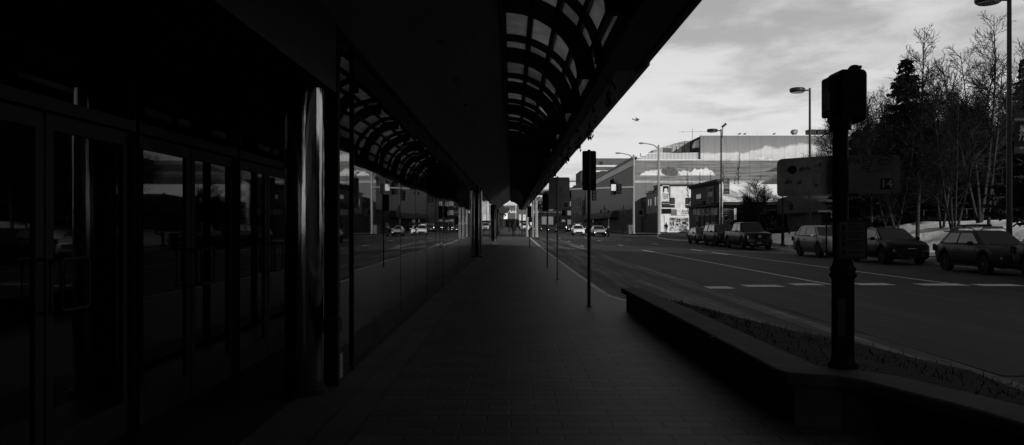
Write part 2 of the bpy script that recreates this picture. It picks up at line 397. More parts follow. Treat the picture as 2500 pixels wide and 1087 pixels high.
for (x0) in (-1.185, -1.47):
    for i in range(len(YP)-1):
        a, b = YP[i], YP[i+1]; jb.quad((x0,a,g(a)+SW+.004),(x0+.012,a,g(a)+SW+.004),(x0+.012,b,g(b)+SW+.004),(x0,b,g(b)+SW+.004))
struct(jb.build('paving_joints', M['dark'], fix=False))
strip('far_pavement', M['pavers'], -6, lambda y: 2.2, [118,130,150,175,200,230,260], SW)
# right-hand pavement
def rx(y):
    pts = [(-60,18.7),(80,18.7),(84,17.6),(89,17.3),(95,17.6),(102,18.6),(112,20.5),(118,26),(119,40)]
    for (a,b),(c,d) in zip(pts, pts[1:]):
        if y <= c: return b+(d-b)*(y-a)/(c-a)
    return 40
RY = [-60,-20,0,10,20,30,40,55,65,75,80,82,84,86,89,92,95,98,102,107,112,115,118]
strip('park_pavement', M['sidewalk'], rx, 60, RY, .13)
rc = MB()
for i, y in enumerate(RY):
    x = rx(y); z = g(y)
    rc.v += [(x,y,z-.02),(x+.01,y,z+.135),(x+.17,y,z+.135)]
    if i:
        for j in range(2): rc.f.append([3*i-3+j,3*i-3+j+1,3*i+j+1,3*i+j]); rc.m.append(0)
struct(rc.build('park_curb', M['curb'], fix=False))
strip('corner_pavement', M['sidewalk'], 18.6, 60, [121.5,130,150,200], .14)
# painted markings
def mark(name, x0, x1, y0, y1):
    ys = [y0 + (y1-y0)*i/max(1,int((y1-y0)/8)) for i in range(max(1,int((y1-y0)/8))+1)]
    return strip(name, M['paint'], x0, x1, ys, .012)
mark('lane_line', 9.14, 9.27, 23.0, 56); mark('lane_line', 12.79, 12.91, 23.4, 57)
for y in (66, 82, 98): mark('lane_dash', 9.15, 9.28, y, y+3.2)
for y in (70, 86, 104): mark('lane_dash', 12.8, 12.92, y, y+3.2)
for y in (64, 79, 95): mark('lane_dash', 5.75, 5.86, y, y+3)
for (a, b, y) in ((5.35,6.05,21.5),(6.55,7.6,22.1),(8.1,8.95,22.7),(10.0,11.0,22.75),(11.75,13.05,22.6),(13.3,14.5,22.4),(14.9,15.9,22.3)):
    mark('crosswalk_bar', a, b, y, y+.75)
for y in (97.5, 112): mark('crosswalk_line', 3, 18, y, y+.35)
strip('patched_asphalt', road_mat('dark_asphalt_patch', .024, .15, .15), lambda y: 5.55, lambda y: 6.25, [9,12,15,18,21,24,27,31], .008)

# snow bank and park
sn = MB(); nx, ny = 56, 60; SR = random.Random(3)
bumps = [(SR.uniform(22,70), SR.uniform(5,88), SR.uniform(1.0,4), SR.uniform(-.16,.2)) for _ in range(150)]
def park(x, y):
    edge = 21.9 + .35*math.sin(y*.55) + .25*math.sin(y*1.7)
    k = 1.0 if y < 55 else max(.42, 1-(y-55)/45)
    z = .12 + 1.9*k*sstep((x-edge)/7.0) + .035*max(0,x-30)*k
    if x > edge+.2:
        for bx, by, br, bh in bumps:
            d = ((x-bx)**2+(y-by)**2)/(br*br)
            if d < 6: z += bh*math.exp(-d)*min(1,(x-edge)/1.5)
    return z
xs = [21.6+ (i/nx)**1.6*65 for i in range(nx+1)]; yy = [24+ i/ny*62 for i in range(ny+1)]
for y in yy:
    for x in xs: sn.v.append((x,y,park(x,y)))
for j in range(ny):
    for i in range(nx):
        a = j*(nx+1)+i; sn.f.append([a,a+1,a+nx+2,a+nx+1]); sn.m.append(0)
struct(sn.build('snow_bank', M['snow'], fix=False, smooth=True))

# ================================================================ LEFT BUILDING
WX = -1.754; SOF = 3.68; RR = random.Random(11)
B = thing('arts_building', 'dark glass fronted building along the whole left side with mirror panels and entrance doors', 'building', (WX,0,0))
def L(mb_name, mb, m, par=B, **kw):                  # children live in the building's own coordinates
    for i, v in enumerate(mb.v): mb.v[i] = (v[0]-WX, v[1], v[2])
    return mb.build(mb_name, m, par, **kw)
mb = MB().box(-14, WX-.02, -30, 98, SOF+.05, 9.2)      # upper storeys
for z in (7.4,): mb.box(WX-.02, WX+.10, -30, 98, z, z+.35)
L('upper_wall', mb, M['facade'])
for z in (5.2,): L('window_strip', MB().box(WX-.02, WX+.015, -29, 97, z, z+1.7), M['winglass'])
L('inner_wall', MB().box(-3.05, WX-.12, 14.6, 98, SW+.0, SOF+.05).box(-14,-3.05,-30,98,SW,SOF+.05), M['black'])
# glazing panels, each very slightly out of plane
py = [8.68+1.95*k for k in range(0, 46)]
edges = [(7.86,8.68)]+[(a,b) for a, b in zip(py, py[1:]) if b < 97]
for i, (a, b) in enumerate(edges):
    mb = MB(); tz = RR.uniform(-.004,.004); tx = RR.uniform(-.003,.003); c = .018
    if i == 0: tz = .03
    gy0, gy1 = g(a), g(b)
    z0 = SW+.02; 
    def P(y, z): return (WX + (y-(a+b)/2)*tz + (z-2)*tx, y, z)
    mb.quad(P(a+c,z0+gy0),P(b-c,z0+gy1),P(b-c,SOF),P(a+c,SOF))
    L('glass_panel', mb, M['glass_clear'] if b < 14.6 else M['glass'], fix=False)
mb = MB()
for a, b in edges: mb.box(WX-.10, WX-.004, a-.019, a+.019, SW, SOF)
mb.box(WX-.05, WX+.05, 7.80, 7.90, SW, SOF).box(WX-.05, WX+.035, 8.655, 8.70, SW, SOF)
mb.box(WX-.03, WX+.02, 7.9, 97, SOF-.06, SOF+.02)
for a, b in edges:
    q = len(mb.v); mb.box(WX-.03, WX+.012, a+.03, b-.03, SW, SW+.045)
    for i_ in range(q, len(mb.v)): v_ = mb.v[i_]; mb.v[i_] = (v_[0], v_[1], v_[2]+g(v_[1]))
L('glazing_bar', mb, M['black'])
for (cx, cy, r) in ((-1.95, 7.5, .183), (-1.64, 40, .175), (-1.60, 76, .175), (-1.62, 96.3, .175)):
    mb = MB(); b0 = SW+g(cy)
    mb.lathe([(r,b0+.05),(r,3.03 if cy < 10 else SOF+.05)], (cx,cy,0), 48)
    L('column', mb, M['chrome'], smooth=False)
    co_ = COL.objects[-1]; co_.data.polygons.foreach_set('use_smooth', [len(p.vertices) == 4 for p in co_.data.polygons]); L('column_base', MB().lathe([(r+.03,b0),(r+.03,b0+.05),(r-.01,b0+.06)], (cx,cy,0), 32), M['dark'], co_)
    es = co_.modifiers.new('split','EDGE_SPLIT'); es.split_angle = math.radians(40)
# entrance recess
L('recess_ceiling', MB().box(-3.1, WX-.15, -30, 14.55, 3.02, 3.10), M['facade'])
L('entrance_beam', MB().box(WX-.15, WX+.04, -30, 7.78, 3.0, SOF+.04), M['facade'])
L('recess_floor', MB().box(-3.06, WX-.2, -30, 14.55, SW+.002, SW+.008), M['dark'])
DX = -2.92
for dc in (0.40, 2.72, 4.98, 7.25, 9.52, 11.79):              # pairs of glazed doors
    fr = MB().box(DX-.09, DX+.05, dc-1.165, dc-1.10, SW, 3.0).box(DX-.09, DX+.05, dc+1.10, dc+1.165, SW, 3.0).box(DX-.09, DX+.05, dc-1.10, dc+1.10, 2.42, 2.50)
    L('door_frame', fr, M['alum'])
    L('transom_pane', MB().box(DX-.03, DX-.01, dc-1.10, dc+1.10, 2.50, 3.0), M['doorglass'])
    for s in (-1, 1):
        y0, y1 = sorted((dc+.012*s, dc+1.095*s))
        d = MB(); st = .085
        d.box(DX-.05, DX, y0, y0+st, SW+.01, 2.41).box(DX-.05, DX, y1-st, y1, SW+.01, 2.41).box(DX-.05, DX, y0+st, y1-st, SW+.01, SW+.24).box(DX-.05, DX, y0+st, y1-st, 2.31, 2.41)
        do = L('door', d, M['alum'])
        L('door_pane', MB().box(DX-.03, DX-.018, y0+st, y1-st, SW+.24, 2.31), M['doorglass'], do)
        hy = dc + (.06 if s > 0 else -.06); q = .33
        h0, h1 = (hy, hy+q) if s > 0 else (hy-.05, hy)
        if s > 0:
            pts = []
            for (cy_, cz_, a0) in ((h0+.04,1.16+.04,180),(h1-.04,1.16+.04,270),(h1-.04,1.49-.04,0),(h0+.04,1.49-.04,90)):
                for k in range(4):
                    an = math.radians(a0+k*30); pts.append((DX+.07, cy_+.04*math.cos(an), cz_+.04*math.sin(an)))
            pts.append(pts[0]); hm = MB().tube(pts, .012, 8)
            hm.tube([(DX,h0+.05,1.16),(DX+.07,h0+.05,1.16)], .010, 6).tube([(DX,h0+.05,1.49),(DX+.07,h0+.05,1.49)], .010, 6)
        else:
            hm = MB().tube([(DX,hy,1.16),(DX+.07,hy,1.16),(DX+.07,hy,1.49),(DX,hy,1.49)], .012, 8)
        L('handle', hm, M['handle'], do, smooth=True)
tag(MB().box(-1.92,-1.66,7.62,7.797,.67,.81).box(-1.90,-1.68,7.60,7.62,.685,.70).build('wall_box', M['black'], bevel=.012), 'small black metal box fixed to the first glazing frame beside the polished column', 'wall box')
nt = MB(); nt.box(WX+.012, WX+.016, 7.98, 8.20, .15, .40)
nt2 = tag(nt.build('notice_sheet', mat('notice_paper', .25, .8, var=.6, scale=30)), 'small pale notice stuck low on the first glass pane', 'notice')

# ================================================================ CANOPY
C = thing('street_canopy', 'long covered walkway canopy with ribbed quarter-round glazed vault over the brick pavement', 'canopy', (0,0,3.68))
def K(name, mb, m, par=C, **kw):
    mb.v = [(x,y,z-3.68) for x,y,z in mb.v]; return mb.build(name, m, par, **kw)
ZC = 3.68; VC = -.11; VA = 1.24; VB = 1.15; Y0, Y1 = 4.0, 97
SL = [(WX,ZC),(-1.25,ZC+.40),(-.68,ZC+.78),(-.11,ZC+VB+.02)]
K('sloping_soffit', MB().prism(SL+[(-.11,ZC+VB+.12),(-.72,ZC+.88),(-1.32,ZC+.50),(WX,ZC+.14)],'Y',-30,Y1), M['soffit'])
for k in range(30):
    y = 11+k*2.9; x = -.98
    sp = MB().lathe([(.04,0),(.04,.02),(.03,.03)], (x,y,ZC+.555), 10); K('ceiling_fitting', sp, M['dark'])
K('crown_beam', MB().box(-.16, -.08, Y0, Y1, ZC+VB-.07, ZC+VB+.13), M['rib'])
K('edge_soffit', MB().box(1.29, 1.66, 9.72, Y1, ZC, ZC+.09).box(1.62,1.69,9.72,Y1,ZC-.015,ZC+.32), M['soffit_edge'])
K('edge_beam', MB().box(1.12, 1.29, 9.72, Y1, ZC-.09, ZC+.13), M['rib'])
K('solid_roof', MB().box(1.10, 1.54, -30, 9.72, ZC-.09, ZC+.2).box(1.50,1.585,-30,9.72,ZC-.11,ZC+.3).box(-.11,1.10,-30,4.0,ZC+.6,ZC+.9), M['facade'], bevel=.01)
K('solid_roof_end', MB().box(-.11, 1.10, 3.9, Y0, ZC-.02, ZC+VB+.12), M['rib'])
AN = [0, 19, 38, 57, 75, 90]
def vp(a, off=0, y=0):
    r = math.radians(a); return (VC+(VA+off)*math.sin(r), y, ZC+.02+(VB+off)*math.cos(r))
rb = MB()
def arc_rib(mb, y, wdt, dep, a0=0, a1=90, n=12):
    A = [a0+(a1-a0)*i/n for i in range(n+1)]
    o = len(mb.v)
    for a in A:
        mb.v += [vp(a,.03,y-wdt/2), vp(a,-dep,y-wdt/2), vp(a,-dep,y+wdt/2), vp(a,.03,y+wdt/2)]
    for i in range(n):
        for j in range(4): mb.f.append([o+4*i+j, o+4*i+(j+1)%4, o+4*i+4+(j+1)%4, o+4*i+4+j]); mb.m.append(0)
ribs = []; y = 4.24
while y < Y1:
    ribs.append((y, .12, .24)); ribs.append((y+2.3, .09, .10)); y += 3.28
for (y_, wd, dp) in ribs:
    if y_ < Y1:
        mb = MB(); arc_rib(mb, y_, wd, dp); K('arch_rib', mb, M['rib'], fix=False) if y_ < 52 else arc_rib(rb, y_, wd, dp)
stuff(K('arch_rib', rb, M['rib'], fix=False))
for a in AN[1:-1]:
    o = MB()
    p, q = vp(a-1.9,-.07), vp(a+1.9,-.07); p2, q2 = vp(a-1.9,.03), vp(a+1.9,.03)
    o.prism([(p[0],p[2]),(q[0],q[2]),(q2[0],q2[2]),(p2[0],p2[2])], 'Y', Y0, Y1); K('purlin', o, M['rib'])
ry = [r[0] for r in ribs if r[0] < Y1]+[Y1]
rest = MB(); npan = 0; PR = random.Random(5)
for i in range(len(ry)-1):
    for j in range(5):
        mb = MB() if npan < 98 else rest
        n = 4; o = len(mb.v)
        for k in range(n+1):
            a = AN[j]+(AN[j+1]-AN[j])*k/n; mb.v += [vp(a,.0,ry[i]), vp(a,.0,ry[i+1])]
        for k in range(n): mb.f.append([o+2*k,o+2*k+1,o+2*k+3,o+2*k+2]); mb.m.append(0)
        if mb is not rest:
            cl_ = (j == 2 and 17.3 < ry[i] < 19.0) or (j == 3 and 40 < ry[i] < 41.5)
            po = K('roof_pane', mb, M['pane_clear'] if cl_ else (M['rib'] if ry[i] < 7.3 else M['pane']), fix=False)  # nearest, unseen panes are opaque to darken the pavement below
            if cl_: po['label'] = 'bright clear roof pane'
            npan += 1
stuff(K('roof_panes', rest, M['pane'], fix=False))
for y_ in (24, 31, 47, 60):
    K('soffit_joint', MB().box(1.30,1.62,y_,y_+.03,ZC-.006,ZC), M['rib'])
K('arch_post', MB().box(1.18,1.36,Y1-.3,Y1,.3,3.1), M['rib'])

# leafy garlands hanging from the canopy beam
def garland(y, drop, run, seed):
    r = random.Random(seed); mb = MB(); pts = []
    x0 = 1.31
    for k in range(9):
        t = k/8; pts.append((x0+.02*r.uniform(-1,1)+.06*t*t*(seed%2), y+run*t, ZC-.02-.7*drop*math.sin(PI*min(1,t*.75))*.9))
    mb.tube(pts, .006, 4)
    for p in pts:
        for _ in range(3):
            c = Vector(p)+Vector((r.uniform(-.04,.04), r.uniform(-.06,.06), -r.uniform(.0,.10)))
            d = Vector((r.uniform(-.4,.4), r.uniform(-.5,.5), -1)).normalized()*r.uniform(.05,.10); s_ = Vector((r.uniform(-1,1),r.uniform(-1,1),0)).normalized()*.022
            mb.add([c, c+d*.5+s_, c+d, c+d*.5-s_], [(0,1,2,3)])
    return mb.build('leaf_garland', M['leaf'], fix=False)
GL = [(10.4,.25,.9,'thick'),(13.0,.62,.5,'longest'),(15.6,.5,.6,''),(18.0,.55,.9,''),(20.5,.35,1.2,''),(23.4,.5,1.2,''),(26.6,.4,1.8,''),(30,.45,2,''),(34,.4,2.2,''),(39,.4,2.6,''),(45,.45,3,''),(52,.4,4,'')]
for i, (y_, d_, r_, s_) in enumerate(GL):
    tag(garland(y_, d_, r_, i+1), 'string of dry leaves hanging under the canopy edge beam, in a row of look-alikes', 'garland', 'leaf garlands along the canopy beam')

# ================================================================ PLANTER, SIGNAL POST
OUT = [(2.02,14.72),(2.06,12),(2.09,9),(2.11,6.35),(2.15,6.20),(2.30,6.12),(2.48,6.06),(2.60,5.88),(2.70,5.55),(2.82,5.2),(2.90,4.9),(2.97,4.5),(3.02,4.0),(3.06,3.2),(3.1,2),(3.15,0)]
def offs(poly, d):
    res = []
    for i, p in enumerate(poly):
        a = Vector(poly[max(0,i-1)]); b = Vector(poly[min(len(poly)-1,i+1)]); t_ = (b-a).normalized(); nrm = Vector((-t_.y, t_.x))
        res.append((p[0]+nrm.x*d, p[1]+nrm.y*d))
    return res
PL = thing('planter', 'long low concrete planter wall with overhanging rounded coping beside the pavement', 'planter', (2.05,14.7,SW))
def sweep(path_in, path_out, z0, z1):
    mb = MB(); n = len(path_in)
    for (a, b) in zip(path_in, path_out):
        mb.v += [(a[0]-2.05,a[1]-14.7,z0-SW),(b[0]-2.05,b[1]-14.7,z0-SW),(b[0]-2.05,b[1]-14.7,z1-SW),(a[0]-2.05,a[1]-14.7,z1-SW)]
    for i in range(n-1):
        for j in range(4): mb.f.append([4*i+j,4*i+(j+1)%4,4*i+4+(j+1)%4,4*i+4+j]); mb.m.append(0)
    mb.f += [[0,1,2,3],[4*n-4,4*n-3,4*n-2,4*n-1]]; mb.m += [0,0]; return mb
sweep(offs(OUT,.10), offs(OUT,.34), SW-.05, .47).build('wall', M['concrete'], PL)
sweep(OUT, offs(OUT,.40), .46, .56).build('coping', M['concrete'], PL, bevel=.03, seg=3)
for i_, y_ in enumerate((12.6, 10.4, 8.2)):
    MB().box(2.05-2.05+.0, .42, y_-14.7, y_-14.7+.012, .30, .4325).build('coping_joint', M['dark'], PL)
so_ = MB(); inn = offs(OUT,.34)
SY = [14.5,14,13.2,12.4,11.6,10.8,10,9.2,8.4,7.6,6.8,6.2,5.6,5,4.4,3.6,2.8,1.5,0]
SRn = random.Random(9)
def innx(y):
    c = [p for p in inn]
    for (a, b) in zip(c, c[1:]):
        if b[1] <= y <= a[1]: return a[0]+(b[0]-a[0])*(a[1]-y)/max(1e-6,a[1]-b[1])
    return c[0][0] if y > c[0][1] else c[-1][0]
for i, y in enumerate(SY):
    for j in range(9):
        a = innx(y); b = max(a+.05, curbx(y)-.18); u = j/8
        so_.v.append((a+(b-a)*u, y, .42-.16*u*u+ (SRn.uniform(-.03,.03) if 0 < j < 8 else 0) - (.12 if j == 8 else 0)))
    if i:
        for j in range(8): so_.f.append([9*i-9+j,9*i-8+j,9*i+1+j,9*i+j]); so_.m.append(0)
struct(so_.build('planter_soil', M['soil'], fix=False, smooth=True))
gc = MB(); gr = random.Random(21)
for _ in range(2600):
    y = gr.uniform(1.5,14); a = innx(y); b = curbx(y)-.25
    if b-a < .15: continue
    u = gr.uniform(.03,.97); x = a+(b-a)*u; z = .41-.16*u*u
    if math.hypot(x-2.67,y-6.43) < .3: continue
    d = Vector((gr.uniform(-1,1),gr.uniform(-1,1),gr.uniform(.1,.9))).normalized()*gr.uniform(.04,.13); s_ = Vector((-d.y,d.x,0)).normalized()*.008
    gc.add([(x-s_.x,y-s_.y,z),(x+s_.x,y+s_.y,z),(x+d.x,y+d.y,z+d.z)], [(0,1,2)])
stuff(gc.build('dead_ground_cover', mat('dead_stalks', .016, .9, var=.5, scale=12), fix=False))
tag(gc and COL.objects[-1], 'dry dead stalks scattered over the planter soil', 'ground cover')
lt = MB().rbox((3.6,14.9,.035),(.10,.07,.03), .4); tag(lt.build('litter', M['white'], bevel=.01), 'small pale scrap of litter lying in the gutter beyond the planter', 'litter')

SP = thing('pedestrian_signal', 'black pedestrian signal post with fluted base standing in the planter', 'signal', (2.67,6.43,.40))
def S(name, mb, m, par=SP, **kw):
    mb.v = [(x-2.67,y-6.43,z-.40) for x,y,z in mb.v]; return mb.build(name, m, par, **kw)
S('footing', MB().lathe([(.27,.34),(.25,.40),(.17,.47),(.15,.49)], (2.70,6.43,0), 24), M['concrete'])
pr = []
fl = MB().lathe([(.15,.47),(.145,.52),(.12,.55),(.118,.60),(.097,.63),(.093,.66),(.093,1.27),(.096,1.28),(.112,1.295),(.112,1.318),(.098,1.325),(.098,1.335),(.108,1.345),(.108,1.362),(.09,1.38),(.058,1.50)], (2.675,6.43,0), 8)
S('base_casing', fl, M['black'], bevel=.004)
S('access_plate', MB().box(2.60,2.66,6.43-.089,6.43-.083,.82,1.12), M['dark'])
S('pole', MB().lathe([(.062,1.45),(.060,2.47),(.085,2.475),(.085,2.56),(.06,2.57)], (2.655,6.43,0), 20), M['black'])
hd = MB().box(2.655,2.885,6.43,6.74,2.545,2.975); S('signal_head', hd, M['black'], bevel=.045, seg=4)
sh = COL.objects[-1]
S('visor', MB().box(2.60,2.654,6.47,6.70,2.60,2.93), M['black'], sh, bevel=.02)
hand = MB().box(2.594,2.599,6.51,6.66,2.64,2.74)
for k in range(5): hand.box(2.594,2.599,6.515+k*.03,6.535+k*.03,2.74,2.80+(.04 if 0 < k < 4 else 0))
S('hand_symbol', hand, M['lamp_off'], sh)
S('top_bracket', MB().lathe([(.055,2.96),(.05,3.0),(.03,3.02),(.012,3.025)], (2.82,6.55,0), 12).rbox((2.85,6.55,3.01),(.06,.02,.02),.3), M['black'], sh)
S('wire', MB().tube([(2.60,6.43,2.47),(2.55,6.43,2.45),(2.50,6.45,2.42)], .004, 5).sphere((2.585,6.43,2.47),.012,8), M['black'])
# two battered boards bolted to the post
def board(name, label, x0, x1, y0, y1, z0, z1, m, rad=.035, dz=.02):
    mb = MB(); W_ = x1-x0; H_ = z1-z0; pts = []
    for (cx_,cz_,a0) in ((W_-rad,rad,270),(W_-rad,H_-rad,0),(rad,H_-rad,90),(rad,rad,180)):
        for k in range(5):
            an = math.radians(a0+k*22.5); pts.append((cx_+rad*math.cos(an), cz_+rad*math.sin(an)))
    n = len(pts); v = []
    for th in (0, .006):
        for (u, q) in pts:
            f_ = u/W_; v.append((x0+u, y0+(y1-y0)*f_+th, z0+q+dz*f_))
    mb.add(v, [tuple(range(n)), tuple(range(2*n-1,n-1,-1))]+[(i,(i+1)%n,n+(i+1)%n,n+i) for i in range(n)])
    o = S(name, mb, m); o['label'] = label; return o
b1 = board('sign_board', 'pale board with worn dark stickers left of the post', 2.235, 2.66, 6.70, 6.54, 1.945, 2.262, M['board'], .038, .02)
b2 = board('sign_board', 'dim board with scrawled graffiti and the number 14 right of the post', 2.665, 3.155, 6.53, 6.46, 1.962, 2.275, M['board_dark'], .038, .004)
st = MB(); r = random.Random(4)
def on1(u, q): f_ = (u-2.235)/.425; return (u, 6.70-.16*f_-.004, q+.02*f_)
def disc(mb, cu_, cq, rad, n=14, jit=0, pf=on1):
    mb.quad(*[pf(cu_+rad*(1+r.uniform(-jit,jit))*math.cos(2*PI*k/n), cq+rad*(1+r.uniform(-jit,jit))*math.sin(2*PI*k/n)) for k in range(n)])
disc(st, 2.345, 2.165, .036, 9, .06); st2 = MB()
st2s = []
for (u, q, a, b) in ((2.42,2.16,.025,.04),(2.46,2.165,.02,.035),(2.32,2.065,.05,.012),(2.40,2.055,.015,.04),(2.55,2.19,.03,.03),(2.52,2.02,.02,.03)): st2 = MB(); disc(st2, u, q, max(a,b)*.5, 7, .5); st2s.append(st2)
S('sticker', st, M['sticker'], b1, fix=False); [S('sticker', q_, M['faint'], b1, fix=False) for q_ in st2s]
def strokes(paths, pf, rad): 
    mb = MB()
    for p in paths: mb.tube([pf(*q) for q in p], rad, 5)
    return mb
def on2(u, q): f_ = (u-2.665)/.49; return (u, 6.53-.07*f_-.003, q+.004*f_)
def ell(cx_, cy_, a, b, n=18): return [(cx_+a*math.cos(2*PI*k/n), cy_+b*math.sin(2*PI*k/n)) for k in range(n+1)]
sg = [[(2.76,2.25),(2.795,2.262),(2.80,2.232),(2.765,2.235),(2.765,2.20)],[(2.80,2.205),(2.83,2.25),(2.845,2.20)],[(2.81,2.225),(2.84,2.225)],[(2.87,2.262),(2.905,2.265),(2.90,2.235),(2.868,2.232)],[(2.868,2.258),(2.872,2.205),(2.91,2.207)],
      [(2.92,2.258),(2.935,2.235),(2.965,2.268)],[(2.935,2.235),(2.93,2.19),(2.86,2.175),(2.845,2.155),(2.92,2.17),(2.90,2.14),(2.99,2.147)], ell(3.04,2.235,.052,.037), [(3.0,2.243),(3.075,2.232)]]
S('graffiti', strokes(sg, on2, .0028), M['sticker'], b2)
S('number_panel', MB().quad(on2(3.0,1.995),on2(3.095,1.995),on2(3.095,2.085),on2(3.0,2.085)), M['sticker'], b2, fix=False)
text('number', '14', .095, M['board'], SP, (3.047-2.67,6.475-6.43-.006,2.042-.40), (PI/2,0,-.14), .001)
COL.objects[-1].parent = b2
sg1 = [[(2.50,2.06+.05*(k%2)),(2.505,2.0+.03*k%3*.01)] for k in range(3)]+[[(2.52,2.09),(2.515,2.02),(2.545,2.02)],[(2.56,2.08),(2.555,2.02),(2.59,2.025),(2.595,2.085)],[(2.60,2.09),(2.605,2.02),(2.635,2.03)],[(2.56,2.17),(2.60,2.20),(2.605,2.14)],[(2.585,2.15),(2.62,2.21),(2.615,2.14)]]
S('graffiti', strokes(sg1, on1, .0018), M['plate_face'], b1)
# button instruction plate
ip = MB(); x0, x1, z0, z1 = 2.585, 2.825, 1.437, 1.747
S('instruction_plate', MB().box(x0,x1,6.325,6.331,z0,z1), M['sign_dark'], bevel=.0); ipo = COL.objects[-1]
S('plate_face', MB().box(x0+.02,x1-.02,6.321,6.3235,z0+.02,z1-.02), M['plate_face'], ipo)
fr = MB()
for z in (z0+.085, z0+.205): fr.box(x0+.02,x1-.02,6.319,6.3208,z,z+.006)
for (a, b) in ((z0+.03,.045),(z0+.10,.04),(z0+.15,.045),(z0+.225,.05)): fr.box(x0+.035,x0+.065,6.319,6.3208,a,a+b)
for k, z in enumerate((.05,.107,.125,.143,.168,.186,.232,.252,.27)): fr.box(x0+.08,x0+.20-(k%3)*.02,6.319,6.3208,z0+z,z0+z+.008)
S('instructions', fr, M['sticker'], ipo)
S('side_plate', MB().rbox((2.545,6.44,1.60),(.008,.19,.295), -.35), M['black'])
S('push_button', MB().box(2.60,2.66,6.335,6.37,1.50,1.62), M['black'])

# ================================================================ SIGNS ON THE PAVEMENT EDGE
def street_sign(px, base_py, top_py, x0, x1, p0, p1, label, Y=None, m='sign_dark', r=.031, pm='pole_dark', txt=None):
    z = SW
    Y = Y or F*(CZ-SW)/(base_py-HY); z = SW+g(Y); X = PX(px,Y)
    T = thing('street_sign', label, 'sign', (X,Y,z))
    MB().lathe([(r,0),(r,PZ(top_py,Y)-z),(r*.6,PZ(top_py,Y)-z+.02)], (0,0,0), 14).build('pole', M[pm], T, smooth=False)
    MB().lathe([(r*2,0),(r*2,.012),(r,.02)], (0,0,0), 14).build('base_plate', M['dark'], T)
    a, b = PX(x0,Y)-X, PX(x1,Y)-X; c, d = PZ(p1,Y)-z, PZ(p0,Y)-z
    pl = MB().box(a,b,r+.004,r+.012,c,d); po_ = pl.build('sign_plate', M[m], T)
    bm_ = bmesh.new(); bm_.from_mesh(po_.data)
    ve = [e for e in bm_.edges if abs(e.verts[0].co.x-e.verts[1].co.x) < 1e-4 and abs(e.verts[0].co.z-e.verts[1].co.z) < 1e-4]
    bmesh.ops.bevel(bm_, geom=ve, offset=min(.05,(b-a)*.12), segments=4, profile=.5, affect='EDGES'); bm_.to_mesh(po_.data); bm_.free()
    br = MB()
    for q in (.25,.75): br.box(-r-.006,r+.006,-.004,r+.003,c+(d-c)*q-.012,c+(d-c)*q+.012)
    br.build('bracket', M['dark'], T)
    return T, po_, (a,b,c,d)
street_sign(1438,749,368,1422,1456,368,465,'black backed narrow street sign on the nearest pole, by the planter end',r=.033)
T,po_,e = street_sign(1361,682,432,1340,1391,433,508,'wide grey backed street sign with the number 14, second pole along the kerb',m='sign_back',r=.028,pm='galv')
MB().box(e[1]-.16,e[1]-.05,.024,.03,e[2]+.03,e[2]+.14).build('number_panel', M['sticker'], po_)
text('number','14',.10,M['paleboard'],po_,(e[1]-.105,.022,e[2]+.085),ext=.001)
text('route_mark','S2',.09,M['paleboard'],po_,(e[0]+.16,.024,e[2]+.09),ext=.001)
street_sign(1336,653,474,1324,1340,475,515,'small dark sign on a thin pole just beyond the wide grey sign',r=.024)
street_sign(1293,604,498,1287,1298,503,531,'far dark sign on a thin pole at the kerb before the crossing',Y=56,r=.03)

# ================================================================ STREET LIGHTS
def shoebox(X, Y, top, label, back=False, r=.095):
    z = .13+g(Y); T = thing('street_light', label, 'street light', (X,Y,z), 0, 'tall dark street lights along the park pavement')
    h = top-z
    MB().lathe([(.17,0),(.17,.35),(r,.42),(r*.72,h)], (0,0,0), 16).build('pole', M['pole_dark'], T, smooth=False)
    MB().box(-.36,0,-.05,.05,h-.20,h-.10).build('arm', M['pole_dark'], T)
    lm = MB(); lm.lathe([(.06,.0),(.46,.03),(.50,.10),(.50,.26),(.42,.30)], (-.84,0,h-.30), 20); lo = lm.build('lamp_head', M['pole_dark'], T)
    MB().lathe([(.40,0),(.40,.03)], (-.84,0,h-.315), 16).build('lens', M['lamp_off'], lo)
    return T, h
T1,h1 = shoebox(20,32,10.95,'tall dark street light with a theatre banner on its pole at the right edge',r=.115)
shoebox(20,53.4,10.95,'tall dark street light without a banner, left of the black signal post')
T3,h3 = shoebox(20,76,10.95,'tall dark street light with a floodlight and a narrow banner, beyond the pickup')
MB().rbox((.28,0,h3+.35),(.5,.25,.2),0,0,-.7).tube([(0,0,h3-.9),(.12,0,h3-.8),(.16,0,h3+.2)],.04,6).build('floodlight', M['pole_dark'], T3)
def banner(par, x0, x1, z0, z1, name='banner', m=None):
    o = MB().box(x0,x1,-.008,.008,z0,z1).build(name, m or M['gray_dark'], par)
    for zz_ in (z1+.03, z0-.03): MB().tube([(0,0,zz_),(x1+.04,0,zz_)],.02,6).build('banner_arm', M['pole_dark'], o)
    return o
zb = .13
def Z1(py,Y,z): return PZ(py,Y)-z
z_ = .13; o = banner(T1,.20,1.05,Z1(374,32,z_),Z1(286,32,z_), m=M['dark'])
for p_,q_ in ((297,286),(374,358)): MB().box(.20,1.05,-.012,-.009,Z1(p_,32,z_),Z1(q_,32,z_)).build('banner_band', M['gray_mid'], o)
text('banner_lettering','anchorage concerts',.105,M['white'],o,(.62,-.014,Z1(291.5,32,z_)),ext=.001)
text('banner_lettering','Tina',.36,M['paleboard'],o,(.60,-.014,Z1(337,32,z_)),ext=.001,shear=.35)
text('banner_lettering','APR. 7',.15,M['white'],o,(.62,-.014,Z1(362,32,z_)),ext=.001)
rr = random.Random(8); fw = MB()
